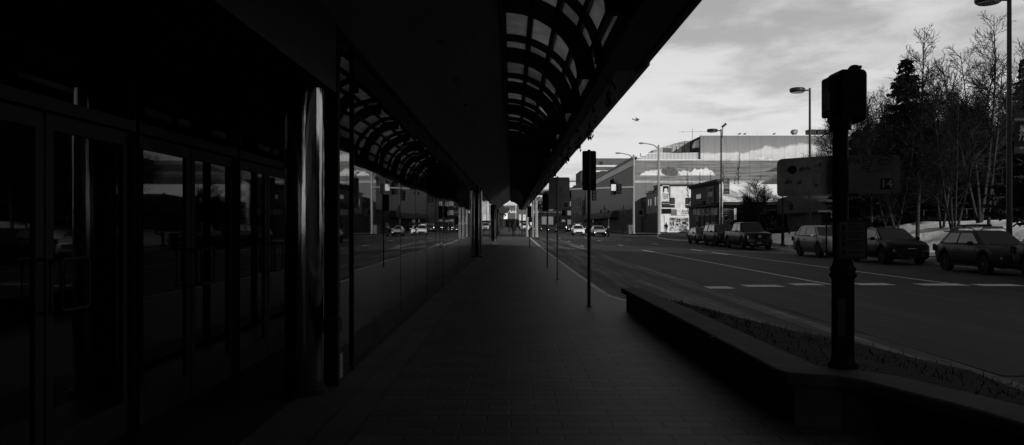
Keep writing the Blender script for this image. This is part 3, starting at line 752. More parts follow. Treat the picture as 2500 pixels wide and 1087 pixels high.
for _ in range(60):
    a = rr.uniform(0,2*PI); d = rr.uniform(.02,.19); cxx = .60+d*math.cos(a); czz = Z1(317,32,z_)+d*math.sin(a); q = rr.uniform(.015,.04)
    fw.quad((cxx-q,-.0125-.0001*_,czz-q*.6),(cxx+q*.8,-.0125-.0001*_,czz-q),(cxx+q,-.0125-.0001*_,czz+q*.7),(cxx-q*.6,-.0125-.0001*_,czz+q))
fw.build('banner_picture', M['paleboard'], o, fix=False)
z3 = .13+g(76); o = banner(T3,.22,.80,Z1(473,76,z3),Z1(437,76,z3), m=M['gray_mid'])
text('banner_lettering','MEAN',.26,M['white'],o,(.51,-.012,Z1(451.5,76,z3)),ext=.001); text('banner_lettering','GIRLS',.25,M['white'],o,(.51,-.012,Z1(458.5,76,z3)),ext=.001)
text('banner_lettering','broadway',.10,M['white'],o,(.51,-.012,Z1(441,76,z3)),ext=.001); text('banner_lettering','alaska',.10,M['white'],o,(.51,-.012,Z1(468,76,z3)),ext=.001)
# cobra-head lights and the signal mast
def cobra(px, Y, top, head_px, head_py, label, r0=.20):
    X = PX(px,Y); z = .14+g(Y) if Y > 119 else .13+g(Y)
    T = thing('street_light', label, 'street light', (X,Y,z)); h = PZ(top,Y)-z
    MB().lathe([(r0*1.3,0),(r0*1.3,.15),(r0,.25),(r0*.72,h),(.05,h+.08)], (0,0,0), 16).build('pole', M['galv'], T, smooth=False)
    hx = PX(head_px,Y)-X; hz = PZ(head_py,Y)-z
    MB().tube([(0,0,h-.5),(hx*.25,0,h+(hz-h)*.15),(hx*.55,0,h+(hz-h)*.75),(hx*.75,0,hz)],[.09,.08,.07,.06],8).build('arm', M['galv'], T)
    lo = MB().lathe([(.05,0),(.16,.15),(.20,.5),(.12,.85),(.07,1.05)], (0,0,0), 12, axis='X')
    lo.v = [(hx+a,b,hz+c*.7) for a,b,c in lo.v]; lo.build('lamp_head', M['galv'], T); return T, X, z, h
cobra(1608,118,355,1559,350,'pale tall street light at the corner in front of the polar bear sign')
T2,X2,z2,hh2 = cobra(1547,124.5,379,1502,374,'pale tall street light carrying the traffic signal arm across the road')
mz = PZ(457,124.5)-z2; mx = PX(1322,124.5)-X2
arm = MB().tube([(0,0,mz),(mx*.5,0,mz-.25),(mx,0,mz-.55)],[.17,.13,.08],10).build('signal_arm', M['galv'], T2)
def sig(px, p0, p1, nm='signal_head', m='black'):
    a = PX(px,124.5)-X2; zt, zl = PZ(p0,124.5)-z2, PZ(p1,124.5)-z2
    s_ = MB().box(a-.36,a+.36,-.42,-.2,zl,zt).build(nm, M[m], T2, bevel=.05)
    if nm == 'signal_head':
        for k in range(3):
            v = MB().lathe([(.17,-.18),(.17,0),(.02,.01)], (a,-.42,zl+(zt-zl)*(.2+.3*k)), 12, axis='Y'); v.build('signal_lens', M['dark'], s_)
sig(1511,449,474); sig(1450,465,490); sig(1384,472,494)
a = PX(1497.5,124.5)-X2
MB().box(a-.36,a+.36,-.24,-.2,PZ(466,124.5)-z2,PZ(450.5,124.5)-z2).build('sign_plate', M['white'], T2)
# ornamental lanterns
def lantern_post(X, Y, h, label, both=False):
    z = .13+g(Y); T = thing('lamp_post', label, 'lamp post', (X,Y,z))
    MB().lathe([(.20,0),(.20,.10),(.13,.16),(.12,1.0),(.07,1.1),(.055,h-.1),(.09,h-.05),(.02,h+.15)], (0,0,0), 12).build('pole', M['black'], T)
    for s in ((1,-1) if both else (1,)):
        b = MB().tube([(-.45*s,0,h-.62),(.75*s,0,h-.62)],.03,6)
        b.tube([(0,0,h-.15),(.12*s,0,h-.40),(.45*s,0,h-.55),(.48*s,0,h-.62)],.022,5).tube([(0,0,h-1.05),(.15*s,0,h-.85),(.5*s,0,h-.66)],.018,5).tube([(0,0,h-.2),(-.10*s,0,h-.45),(-.34*s,0,h-.62)],.018,5)
        bo = b.build('bracket', M['black'], T)
        MB().lathe([(.02,0),(.03,-.12),(.13,-.18),(.17,-.24),(.13,-.5),(.06,-.62),(.02,-.66)], (.66*s,0,h-.60), 10).build('lantern', M['black'], T)
lantern_post(PX(1911,61),61,4.0,'black ornamental lamp post with one hanging lantern beside the parking meter')
lantern_post(PX(1522.5,121),121,4.3,'black twin lantern lamp post in front of the ribbed wall, right one',True)
lantern_post(PX(1476,140),140,4.6,'black twin lantern lamp post beside the dark wall awning, left one',True)
pm = thing('parking_meter','black parking meter on a thin pale pole beside the lantern post','parking meter',(PX(1927,60),60,.13+g(60)))
MB().lathe([(.035,0),(.03,1.0)],(0,0,0),10).build('pole', M['galv'], pm)
MB().lathe([(.06,0),(.11,.10),(.115,.33),(.08,.45),(.02,.5)],(0,0,.98),12).build('meter_head', M['black'], pm)
cabo = tag(MB().box(PX(1533,123),PX(1546,123),123,123.7,.43,PZ(549,123)).build('utility_cabinet', M['gray_stucco'], bevel=.04), 'pale grey utility cabinet beside the base of the signal mast', 'cabinet')
# poles by the far crossing on the left
def plain_pole(px, base, top, Y, r, label, m, box=False, arms=False):
    X = PX(px,Y); z = g(Y); T = thing('utility_pole', label, 'pole', (X,Y,z)); h = PZ(top,Y)-z
    MB().lathe([(r*1.15,0),(r,.5),(r*.8,h)],(0,0,0),12).build('pole', m, T, smooth=False)
    if box: MB().box(-r-.75,-r+.05,-.3,.3,PZ(543,Y)-z,PZ(531,Y)-z).build('signal_head', M['black'], T, bevel=.05); MB().box(r-.05,r+.45,-.2,.2,PZ(511,Y)-z,PZ(498,Y)-z).build('signal_head', M['black'], T, bevel=.05)
    if arms:
        MB().tube([(0,0,h),(-.7,0,h+.5),(-1.0,0,h+.45)],.04,6).tube([(0,0,h-.1),(.9,0,h+.4)],.04,6).tube([(0,0,h-.3),(1.0,0,h-.9)],.04,6).build('arm', M['galv'], T)
plain_pole(1309,581,490,104,.25,'thick pale pole with signals at the far left corner of the crossing',M['pole_pale'],True,True)
plain_pole(1286.5,578,505,108,.17,'thinner pale pole left of the thick pole at the crossing',M['pole_pale'])
plain_pole(1301,581,500,103,.10,'thin grey pole close beside the thick pale pole',M['galv'])

# ================================================================ VEHICLES (front points to -Y in own coordinates)
KIND = {
 'crossover': dict(L=4.16,W=1.80,H=1.53,wb=2.48,fo=.82,wr=.345,top=[(0,.66),(.10,.80),(.35,.93),(1.05,1.04),(3.6,1.06),(4.0,1.02),(4.16,.90)],gh=(1.0,1.8,3.45,3.95),belt=1.03),
 'suv':       dict(L=4.95,W=1.93,H=1.72,wb=2.85,fo=.95,wr=.38,top=[(0,.74),(.10,.92),(.35,1.04),(1.2,1.13),(4.4,1.17),(4.8,1.10),(4.95,.95)],gh=(1.15,2.0,4.2,4.72),belt=1.13),
 'tucson':    dict(L=4.60,W=1.86,H=1.60,wb=2.75,fo=.90,wr=.36,top=[(0,.66),(.10,.86),(.40,1.0),(1.15,1.10),(4.05,1.12),(4.45,1.06),(4.60,.92)],gh=(1.08,1.95,3.85,4.4),belt=1.08),
 'sedan':     dict(L=4.88,W=1.84,H=1.45,wb=2.82,fo=.96,wr=.34,top=[(0,.58),(.10,.74),(.5,.86),(1.35,.95),(4.2,1.0),(4.75,.97),(4.88,.85)],gh=(1.25,2.15,3.55,4.4),belt=.94),
 'hatch':     dict(L=4.54,W=1.76,H=1.49,wb=2.70,fo=.92,wr=.32,top=[(0,.55),(.10,.70),(.4,.83),(1.0,.95),(4.0,1.02),(4.4,1.0),(4.54,.85)],gh=(.90,2.0,3.4,4.45),belt=.94),
 'pickup':    dict(L=5.89,W=2.03,H=1.96,wb=3.68,fo=.94,wr=.41,top=[(0,.98),(.06,1.14),(.35,1.21),(1.45,1.27),(5.7,1.30),(5.86,1.28),(5.89,1.1)],gh=(1.40,2.15,3.75,4.0),belt=1.26),
 'capped':    dict(L=5.4,W=1.90,H=1.80,wb=3.25,fo=.90,wr=.38,top=[(0,.86),(.06,1.02),(.35,1.10),(1.3,1.16),(5.2,1.18),(5.36,1.15),(5.4,1.0)],gh=(1.25,2.0,5.2,5.36),belt=1.15),
}
def lerp(pts, u):
    if u <= pts[0][0]: return pts[0][1]
    for (a,b),(c,d) in zip(pts, pts[1:]):
        if u <= c: return b+(d-b)*(u-a)/(c-a)
    return pts[-1][1]
WHEEL = {}
def wheel_proto(r):
    ty = MB().lathe([(r*.62,-.10),(r*.93,-.115),(r,-.08),(r,.08),(r*.93,.115),(r*.62,.10)], (0,0,0), 24, axis='X')
    rm = MB().lathe([(r*.66,-.06),(r*.68,.085),(r*.63,.10),(r*.60,.05)], (0,0,0), 20, axis='X')
    for k in range(5):
        a = 2*PI*k/5
        rm.rbox((.075, math.cos(a)*r*.34, math.sin(a)*r*.34),(.03, r*.60, r*.17), 0, a)
    rm.lathe([(.0,.05),(r*.15,.10),(.02,.115)],(0,0,0),10,axis='X')
    a, b = ty.mesh('tyre'), rm.mesh('rim'); a.materials.append(M['tyre']); b.materials.append(M['rim']); 
    return a, b
def car(name, label, kind, X, Y, paint, z=None, rz=0, lights=False, grille=.5, glassm=None, group=None, small=False, trim=None, plate=False, wrap=None):
    p = KIND[kind]; Lc, W, H = p['L'], p['W']/2, p['H']; T = thing(name, label, 'car' if kind not in ('pickup','capped') else 'pickup truck', (X,Y,g(Y)+.004 if z is None else z), rz, group)
    uw = (p['fo'], p['fo']+p['wb']); wr = p['wr']; Ra = wr+.065
    us = sorted(set([0,.02,.06,.12,.2,.3,.42,.55]+[round(.06*k,3) for k in range(9,int(Lc/.06))]+[Lc-.42,Lc-.3,Lc-.2,Lc-.1,Lc-.04,Lc]))
    wf = [(0,.80),(.05,.88),(.15,.94),(.4,.985),(.8,1),(Lc-.7,1),(Lc-.25,.965),(Lc-.08,.92),(Lc,.86)]
    b = MB(); n = 0; SEC = 16
    for u in us:
        zt = lerp(p['top'],u); w_ = W*lerp(wf,u); zb_ = .24+(.10 if u < .1 else 0)+(.12 if u > Lc-.15 else 0)
        za = 0
        for c in uw:
            if abs(u-c) < Ra: za = wr+math.sqrt(Ra*Ra-(u-c)**2)
        hgt = zt-zb_
        half = [(0,zb_),(.80*w_,zb_),(.955*w_,zb_+.07),(.99*w_,zb_+.38*hgt),(1.0*w_,zb_+.62*hgt),(.965*w_,zt-.07),(.90*w_,zt-.015),(.55*w_,zt+.02),(0,zt+.03)]
        sec = half+[(-x,q) for x,q in half[-2:0:-1]]
        b.v += [(x, -Lc/2+u, max(q,min(za,zt-.08)) if q < za else q) for x,q in sec]; n += 1
    for i in range(n-1):
        for j in range(SEC): b.f.append([i*SEC+j,i*SEC+(j+1)%SEC,(i+1)*SEC+(j+1)%SEC,(i+1)*SEC+j]); b.m.append(0)
    b.f += [list(range(SEC)), [(n-1)*SEC+j for j in range(SEC)]]; b.m += [0,0]
    body = b.build('body', paint, T, smooth=True)
    f0, f1, r1, r0 = p['gh']; bz = p['belt']; wb_, wt = W*.90, W*.70
    def Y_(u): return -Lc/2+u
    rz_ = H-.03
    gh = MB(); gh.add([(s*wb_,Y_(u),bz-.03) for u in (f0,r0) for s in (-1,1)]+[(s*wt,Y_(u),rz_) for u in (f1,r1) for s in (-1,1)]+[(s*wt*.6,Y_(u),H) for u in (f1+.12,r1-.1) for s in (-1,1)],
        [(0,1,5,4),(2,6,7,3),(0,4,6,2),(1,3,7,5),(4,5,9,8),(6,10,11,7),(4,8,10,6),(5,7,11,9),(8,9,11,10),(0,2,3,1)])
    cabin = gh.build('cabin', paint, T, bevel=.09, seg=4)
    gm_ = glassm or M['carglass']
    e = .012
    def side(s, ua, ub, ta=.10, tb=.86, sl0=0, sl1=0):
        def P(u, t_):
            x = wb_+(wt-wb_)*t_; return (s*(x+e), Y_(u), bz+(rz_-bz)*t_+.0)
        return [P(ua,ta),P(ub,ta),P(ub+sl1,tb),P(ua+sl0,tb)]
    def uf(t_): return f0+(f1-f0)*t_
    def ur(t_): return r0+(r1-r0)*t_
    if kind == 'capped': cuts = [(uf(.1)+.18,2.75),(2.85,3.55),(3.95,5.0)]
    elif kind == 'pickup': cuts = [(uf(.1)+.18,2.72),(2.84,3.78)]
    else:
        md = (f1+r1)/2-.05; cuts = [(uf(.1)+.18,md-.05),(md+.05,md+.92),(md+1.02,ur(.1)-.22)]
        if cuts[2][1]-cuts[2][0] < .15: cuts = cuts[:2]
    for s in (-1,1):
        for i,(ua,ub) in enumerate(cuts):
            sl0 = (f1-f0)*.76 if i == 0 else 0
            sl1 = (r1-r0)*.76*.8 if (i == len(cuts)-1 and kind not in ('pickup','capped')) else 0
            if i == len(cuts)-1 and i != 0 and sl1 and ub+sl1 < ua+.1: sl1 = ua+.1-ub
            MB().quad(*side(s,ua,ub,.10,.86,sl0*.92,sl1)).build('window', gm_, T, fix=False)
    def end(fr, t0, t1, k):
        ua, ub = (f0,f1) if fr else (r0,r1); d = -1 if fr else 1; q = []
        for t_, sgn in ((t0,-1),(t0,1),(t1,1),(t1,-1)):
            x = (wb_+(wt-wb_)*t_)*k; q.append((sgn*x, Y_(ua+(ub-ua)*t_)+d*.014, bz-.03+(rz_-bz+.03)*t_+.006))
        return q
    MB().quad(*end(True,.10,.95,.90)).build('windshield', gm_, T, fix=False)
    MB().quad(*end(False,.15,.9,.86)).build('rear_window', gm_, T, fix=False)
    if wr not in WHEEL: WHEEL[wr] = wheel_proto(wr)
    for s in (-1,1):
        for c in uw:
            o = bpy.data.objects.new('wheel', WHEEL[wr][0]); COL.objects.link(o); o.parent = T; o.location = (s*(W-.125),Y_(c),wr); o.rotation_euler = (0,0,0 if s > 0 else PI)
            q = bpy.data.objects.new('rim', WHEEL[wr][1]); COL.objects.link(q); q.parent = o
    zf = lerp(p['top'],.05); Lm = M['lamp_on'] if lights else M['lamp_off']
    # front: grille, bumper intake, lamps
    gz0, gz1 = zf-.34*grille-.05, zf-.08
    pk = kind in ('pickup','capped')
    if pk: gz0, gz1 = zf-.42, zf-.10
    MB().box(-W*.48,W*.48,Y_(-.015),Y_(.10),gz0,gz1).build('grille', M['black'], T, bevel=.03)
    MB().box(-W*.66,W*.66,Y_(-.01),Y_(.12),.30,.30+(.22 if not pk else .26)).build('lower_bumper', M['dark'], T, bevel=.04)
    for s in (-1,1):
        hl = MB().rbox((s*W*.70,Y_(.115),(zf-.15) if not pk else zf-.24),(W*.34,.14,.12 if not pk else .26), -s*.42); ho = hl.build('headlight', Lm, T, bevel=.03)
        MB().rbox((s*W*.72,Y_(.12),.46),(.10,.12,.09), -s*.35).build('fog_lamp', M['rim'], T, bevel=.02)
        MB().rbox((s*(W+.09),Y_(f0+.42),bz+.05),(.20,.13,.15),0).build('mirror', paint if not pk else M['dark'], T, bevel=.045)
        MB().rbox((s*(W*.95),Y_(Lc-.10),bz-.16),(.12,.16,.26), s*.35).build('tail_light', M['dark'], T, bevel=.03)
        sm = MB()
        ca = cuts[0][1]+.05; 
        for u in (f0+.30, ca, ca+1.0):
            if u < Lc-.9: sm.box(s*W*.985-.004,s*W*1.0+.003,Y_(u),Y_(u)+.012,.36,bz-.10)
        sm.build('door_seam', M['black'], T)
        hn = MB()
        for u in (ca-.22, ca+.78): hn.rbox((s*(W*.985),Y_(u),bz-.18),(.04,.18,.03))
        hn.build('door_handle', paint, T, bevel=.008)
        MB().box(s*W*.93-.02,s*W*.93+.05*0+.02*1,Y_(uw[0]+Ra),Y_(uw[1]-Ra),.235,.33).build('sill', M['dark'], T)
    MB().rbox((0,Y_(-.022),gz0-.05 if not pk else .52),(.32,.01,.15)).build('licence_plate', M['plate'] if plate else M['dark'], T)
    MB().box(-wb_*.7,wb_*.7,Y_(f0-.08),Y_(f0+.02),bz-.0,bz+.02).build('wiper_cowl', M['black'], T)
    return T, p, Y_, body
P_dark = car_paint('dark_grey_paint', .022,.4); P_black = car_paint('black_paint', .004,.35); P_silver = car_paint('silver_paint', .13,.35); P_white = car_paint('white_paint_car', .8); P_navy = car_paint('deep_dark_paint', .008,.4)
CG = 'cars parked along the park kerb'
def parked(name, label, kind, yfront, paint, **kw):
    p = KIND[kind]; return car(name, label, kind, 16.45+p['W']/2, yfront+p['L']/2, paint, group=CG, **kw)
parked('parked_car','black crossover cut off by the right edge of the picture','tucson',21.75,P_navy)
T,p,Y_,bd = parked('parked_car','dark grey crossover with roof rails and rack and pale outlined grille','crossover',27.0,P_dark,grille=.8)
gt = MB()
for pts in ([(-.42,-.03,.80),(-.30,-.03,.66),(.30,-.03,.66),(.42,-.03,.80)],[(-.42,-.03,.80),(.42,-.03,.80)],[(-.40,-.03,.76),(.40,-.03,.76)]): gt.tube([(x,Y_(y),z-.04) for x,y,z in pts],.014,5)
gt.build('grille_trim', M['chrometrim'], T)
rk = MB()
for s in (-1,1): rk.tube([(s*.58,Y_(1.85),1.55),(s*.6,Y_(2.05),1.62),(s*.6,Y_(3.25),1.62),(s*.58,Y_(3.4),1.53)],.022,6)
for y_ in (2.2,3.0): rk.tube([(-.66,Y_(y_),1.66),(.66,Y_(y_),1.66)],.025,6)
rk.build('roof_rack', M['galv'], T); MB().rbox((.1,Y_(2.75),1.72),(.35,1.1,.08)).tube([(-.35,Y_(2.2),1.70),(-.35,Y_(3.2),1.70)],.05,8).build('roof_carrier', M['dark'], T, bevel=.02)
MB().box(-.62,.62,Y_(3.42),Y_(3.85),1.47,1.52).build('spoiler', P_dark, T, bevel=.02)
T,p,Y_,bd = parked('parked_car','black crossover with a wide dark grille behind the signal post','tucson',34.6,P_black,grille=1.0)
MB().tube([(-.18,Y_(-.03),.70),(.18,Y_(-.03),.70)],.02,6).build('emblem', M['chrometrim'], T)
gl = MB()
for k in range(4): gl.box(-.44,.44,Y_(-.03),Y_(-.016),.50+k*.06,.515+k*.06)
gl.build('grille_trim', M['rim'], T)
for s in (-1,1): MB().tube([(s*.86*.93,Y_(1.28),1.13),(s*.66,Y_(2.0),1.58),(s*.64,Y_(2.6),1.62)],.012,5).build('window_trim', M['chrometrim'], T)
parked('parked_car','silver grey sport utility car left of the signal post','suv',41.9,P_silver,grille=.9)
T,p,Y_,bd = parked('parked_pickup','big black pickup truck with a pale licence plate, parked second in its row','pickup',56.1,P_black,plate=True)
gl = MB()
for k in range(3): gl.box(-.48,.48,Y_(-.035),Y_(-.016),.82+k*.11,.85+k*.11)
gl.build('grille_bar', M['dark'], T); MB().lathe([(.11,0),(.11,.012),(.08,.014)],(0,Y_(-.05),.94),16,axis='Y').build('emblem', M['galv'], T)
MB().box(-.92,.92,Y_(-.09),Y_(.15),.52,.74).build('bumper', M['dark'], T, bevel=.05)
bed = MB().box(-.86,.86,Y_(4.02),Y_(5.8),1.24,1.345); bed.build('bed_cover', M['black'], T, bevel=.02)
parked('parked_pickup','black pickup with a windowed cap over its bed behind the big pickup','capped',63.6,P_navy,glassm=M['winglass'])
parked('parked_car','small dark car at the far end of the parked row by the dark shop','hatch',70.3,car_paint('mid_grey_paint',.05))
T,p,Y_,bd = car('moving_car','white taxi hatchback with a roof sign coming down the middle lane','hatch',PX(1413.5,117),119,P_white,plate=False)
MB().rbox((0,Y_(2.5),1.545),(.65,.25,.13)).build('roof_sign', M['white'], T, bevel=.03)
car('moving_car','silver saloon with lit headlamps beside the walking man in the vest','sedan',PX(1464.5,110),112,car_paint('light_silver',.30),lights=True,grille=.9)
q = [(2.75,168,'suv',P_white,0,'white sport utility car parked at the left kerb beyond the crossing'),(5.4,166,'hatch',P_dark,1,'dark car with bright lamps just right of the thick pale pole'),(7.6,150,'sedan',P_dark,1,'dark saloon with lit lamps in the far traffic, left of the black pickup'),
     (9.5,153,'pickup',P_black,1,'black pickup with lit lamps in the middle of the far traffic'),(12.0,158,'sedan',P_dark,1,'grey saloon with one gleaming lamp behind the wide grey sign'),(14.6,160,'suv',P_dark,0,'dark unlit sport utility car at the right of the far traffic'),(3.9,196,'hatch',P_silver,1,'silver car with lit lamps far beyond the thin pale pole'),(16.9,170,'suv',P_black,0,'black sport utility car behind the white taxi')]
for x,y,kd,pt,li,lb in q: car('distant_car',lb,kd,x,y,pt,lights=bool(li),group='cars in the far traffic')
bt = thing('box_truck','white box truck parked far down the left kerb','truck',(2.9,188,g(188)))
MB().box(-1.2,1.2,0,6,.8,3.6).build('cargo_box', M['paleboard'], bt, bevel=.05); MB().box(-1.05,1.05,-1.8,-.02,.6,2.4).build('cab', P_white, bt, bevel=.15)
MB().box(-.9,.9,-1.82,-1.79,1.5,2.2).build('windshield', M['carglass'], bt)
for s in (-1,1):
    for y_ in (-1.0,4.5): MB().lathe([(.48,-.14),(.5,0),(.48,.14)],(s*.95,y_,.5),14,axis='X').build('wheel', M['tyre'], bt)
pc = car('distant_car','dark car parked behind the snow bank between the trees','suv',PX(2302,62),62,P_black,z=park(PX(2302,62),62)-.2,rz=PI/2)

# ================================================================ BUILDINGS
def bld(name, label, X, Y): return thing(name, label, 'building', (X,Y,0))
def part(T, name, mb, m, par=None, **kw):
    ox, oy, _ = T.location; mb.v = [(x-ox,y-oy,z) for x,y,z in mb.v]; return mb.build(name, m, par or T, **kw)
def win_front(T, wall, x0, x1, z0, z1, Y, m=None, sill=True, frame='dark'):
    f = MB().box(x0-.12,x1+.12,Y-.06,Y+.02,z0-.12,z1+.12); fo = part(T,'window',f,M[frame],wall)
    part(T,'pane',MB().box(x0,x1,Y-.075,Y-.062,z0,z1),m or M['winglass'],fo)
def win_side(T, wall, y0, y1, z0, z1, X, m=None, frame='dark'):
    fo = part(T,'window',MB().box(X-.06,X+.02,y0-.12,y1+.12,z0-.12,z1+.12),M[frame],wall)
    part(T,'pane',MB().box(X-.075,X-.062,y0,y1,z0,z1),m or M['winglass'],fo)
YM = 150
# painted sea-and-clouds wall: one generic seascape in paint (object space of the wall: x right, z up)
def mural_mat():
    k = N('painted_seascape').set(.75,0,.2); x, y, z = k.xyz()
    def smooth(v, a, b): return k.rng(v, a, b, 0, 1, True)
    def nz(sx, sz, lx=0, d=5, r=.55): return k.noise(1, d, k.map((sx,1,sz),loc=(lx,0,0)), r)
    zs = z
    # sky with a cumulus bank whose top climbs to the right
    ct = k.m('ADD', k.m('ADD', 15.3, k.rng(x,12.5,35,0,1.8,True)), k.m('MULTIPLY', k.m('SUBTRACT', nz(.22,.25,3,6), .5), 3.4))
    cl_ = smooth(k.m('SUBTRACT', ct, zs), -.15, .35)
    skyv = k.rng(zs, 14, 18.7, .34, .21)
    cv = k.m('MULTIPLY', k.rng(nz(.35,.5,9,7,.6), .3,.7,.52,.68), k.rng(k.m('SUBTRACT', ct, zs), 0, 3.5, 1.15, .82))
    v = k.mixf(cl_, skyv, cv)
    # far ranges
    mt = k.m('ADD', 13.9, k.m('MULTIPLY', k.m('SUBTRACT', nz(.23,0,21,5), .42), 5.0)); mm = smooth(k.m('SUBTRACT', mt, zs), -.05, .08)
    v = k.mixf(mm, v, k.rng(nz(.9,1.6,4,6,.65), .35,.65,.40,.85))
    # sea with horizontal lights
    sea = smooth(zs, 14.08, 13.98); sv = k.rng(nz(.18,3.2,2,6,.6), .35,.65,.11,.27)
    v = k.mixf(sea, v, sv)
    # pale ice with a blue under-shelf
    it = k.m('ADD', 11.9, k.m('MULTIPLY', k.m('SUBTRACT', nz(.26,0,31,6,.6), .40), 5.2)); it = k.m('SUBTRACT', it, k.m('MULTIPLY', k.m('POWER', k.m('ABSOLUTE', k.m('DIVIDE', k.m('SUBTRACT', x, 8.5), 8.2)), 4.0), 2.2))
    ice = k.m('MULTIPLY', smooth(k.m('SUBTRACT', it, zs), -.05, .12), smooth(zs, 11.15, 11.3))
    v = k.mixf(ice, v, k.rng(nz(.5,.9,6,6,.6), .3,.7,.58,.88))
    # dark smooth rock on the ice
    def oval(cx, cz, rx_, rz_, tilt=0):
        dx = k.m('DIVIDE', k.m('SUBTRACT', x, cx), rx_); dz = k.m('DIVIDE', k.m('SUBTRACT', k.m('SUBTRACT', zs, cz), k.m('MULTIPLY', k.m('SUBTRACT', x, cx), tilt)), rz_)
        return smooth(k.m('ADD', k.m('ADD', k.m('MULTIPLY', dx, dx), k.m('MULTIPLY', dz, dz)), k.m('MULTIPLY', k.m('SUBTRACT', nz(.7,.9,cx,3), .5), 2.4)), 1.3, .75)
    v = k.mixf(oval(6.9,11.9,1.75,.78,-.12), v, k.rng(nz(1.6,2,1,5),.3,.7,.06,.16))
    # under water: pale cliff face, then deep right
    un = smooth(zs, 10.05, 9.9); uv = k.m('MULTIPLY', k.rng(nz(.35,.16,12,6,.62), .3,.7,.14,.30), k.rng(x, 0, 6, .85, 1.1))
    edge = k.m('ADD', 3.6, k.m('MULTIPLY', k.m('SUBTRACT', 10, zs), .55)); dw = k.rng(k.m('SUBTRACT', x, edge), -.12, .12, 1, 0, True)
    uv = k.mixf(dw, uv, .17)
    wl = k.m('MULTIPLY', k.rng(k.m('ABSOLUTE', k.m('SUBTRACT', zs, 10.05)), .10,.22,1,0), k.rng(nz(.7,2,7,4),.3,.6,.35,1)); 
    v = k.mixf(un, v, uv); v = k.mixf(k.m('MULTIPLY', wl, .8), v, .6)
    # pale shallows to the right, and big dark smooth forms
    sh_ = k.m('MULTIPLY', k.rng(x, 15.5, 17.5, 0, 1, True), smooth(zs, 10.0, 9.8)); v = k.mixf(sh_, v, k.rng(nz(.3,1,15,5), .3,.7,.42,.72))
    hump_t = k.m('ADD', 9.9, k.rng(x, 20.2, 27.5, -2.3, 1.8, True)); hump_b = k.m('ADD', 7.3, k.rng(x, 20.2, 26, -1.2, .2, True))
    hm = k.m('MULTIPLY', smooth(k.m('SUBTRACT', hump_t, zs), -.06,.10), smooth(k.m('SUBTRACT', zs, hump_b), -.06,.10)); hm = k.m('MULTIPLY', hm, smooth(x, 20.3, 20.6))
    hv = k.m('MULTIPLY', k.rng(nz(.4,2,8,5),.3,.7,.045,.085), k.rng(k.m('SUBTRACT', hump_t, zs), 0, 1.0, 2.6, 1)); v = k.mixf(hm, v, hv)
    v = k.mixf(oval(19.4,8.2,2.1,1.0,0), v, .05)
    h2 = k.m('MULTIPLY', smooth(k.m('SUBTRACT', k.m('ADD', 12.0, k.rng(x, 23.5, 29, -.2, 1.3, True)), zs), -.05,.1), smooth(zs, 11.85, 12.0)); h2 = k.m('MULTIPLY', h2, smooth(x, 23.8, 24.6)); v = k.mixf(h2, v, .065)
    # panel joints and weathering
    jx = k.rng(k.m('PINGPONG', x, 1.09), .02,.05,.62,1); jz = k.rng(k.m('ABSOLUTE', k.m('SUBTRACT', zs, 7.9)), .02,.05,.8,1)
    v = k.m('MULTIPLY', k.m('MULTIPLY', v, jx), k.m('MULTIPLY', jz, k.rng(nz(3,.25,1,4), .3,.7,.92,1.06)))
    k.base(v); return k.mat
M['mural'] = mural_mat()
MU = bld('mural_building','large windowless building painted with pale sea and clouds',23,YM)
part(MU,'painted_wall',MB().box(23,80,YM-.05,YM+.3,0,14.05).box(35.6,80,YM-.05,YM+.3,14.05,18.7),M['mural'])
side_w = part(MU,'ribbed_wall',MB().box(23.0,23.3,YM+.3,247,0,14.0),M['corrug'])
part(MU,'wall_cap',MB().box(22.85,23.2,YM-.1,247,13.05,14.3),M['paleboard']); part(MU,'roof_edge',MB().box(22.70,23.6,YM-.15,247,14.3,14.75),M['dark'])
part(MU,'main_roof',MB().box(23.3,80,YM+.3,247,13.6,14.0),M['gray_mid'])
part(MU,'parapet',MB().box(23.5,35.6,YM-.12,YM+.35,14.05,14.25).box(35.55,80,YM-.12,YM+.35,18.7,18.85),M['white'])
part(MU,'upper_block',MB().box(35.6,80,YM+.3,YM+14,14.0,18.65),M['gray_dark'])
part(MU,'vent_hood',MB().box(34.75,35.6,YM+1.0,YM+3.2,16.6,17.2).prism([(34.75,17.2),(35.6,17.2),(35.6,18.1),(35.2,17.95)],'Y',YM+1.0,YM+3.2),M['white'])
part(MU,'sloping_roof',MB().prism([(23.4,14.0),(25.9,15.4),(35.5,15.6),(35.5,14.0)],'Y',YM+.5,YM+8),M['roofmetal'])
part(MU,'roof_ledge',MB().box(25.6,33,YM+7.6,YM+8.6,15.5,16.2),M['white'])
ur = part(MU,'upper_roof',MB().prism([(28.3,14.0),(28.3,16.9),(34.0,18.6),(36.5,18.6),(36.5,14.0)],'Y',YM+9,YM+20),M['corrug_pale'])
win_front(MU,ur,33.0,34.0,16.4,17.4,YM+9,M['paleboard']); win_front(MU,ur,30.4,31.8,16.5,17.1,YM+9,M['gray_mid'])
stv = MB().box(33.2,34.6,YM+4,YM+5.5,15.5,15.9)
for k in range(7): stv.box(33.9+k*.26,34.2+k*.26,YM+3.4,YM+4.1,17.2-k*.24,17.3-k*.24)
stv.tube([(33.3,YM+3.4,18.0),(34.2,YM+3.4,18.0),(35.5,YM+3.4,16.5)],.05,5).tube([(33.3,YM+3.4,15.4),(33.3,YM+3.4,18.0)],.06,5).tube([(34.4,YM+3.4,15.4),(34.4,YM+3.4,18.0)],.06,5)
part(MU,'roof_stair',stv,M['dark'])
aw = MB()
pts = [(0,4.0),(-.7,3.95),(-1.5,3.5),(-2.0,2.6),(-2.1,1.9),(0,1.9)]
aw.prism([(23+a*.8,b*.75+2.1) for a,b in pts],'Y',172,240); part(MU,'awning',aw,M['gray_dark'])
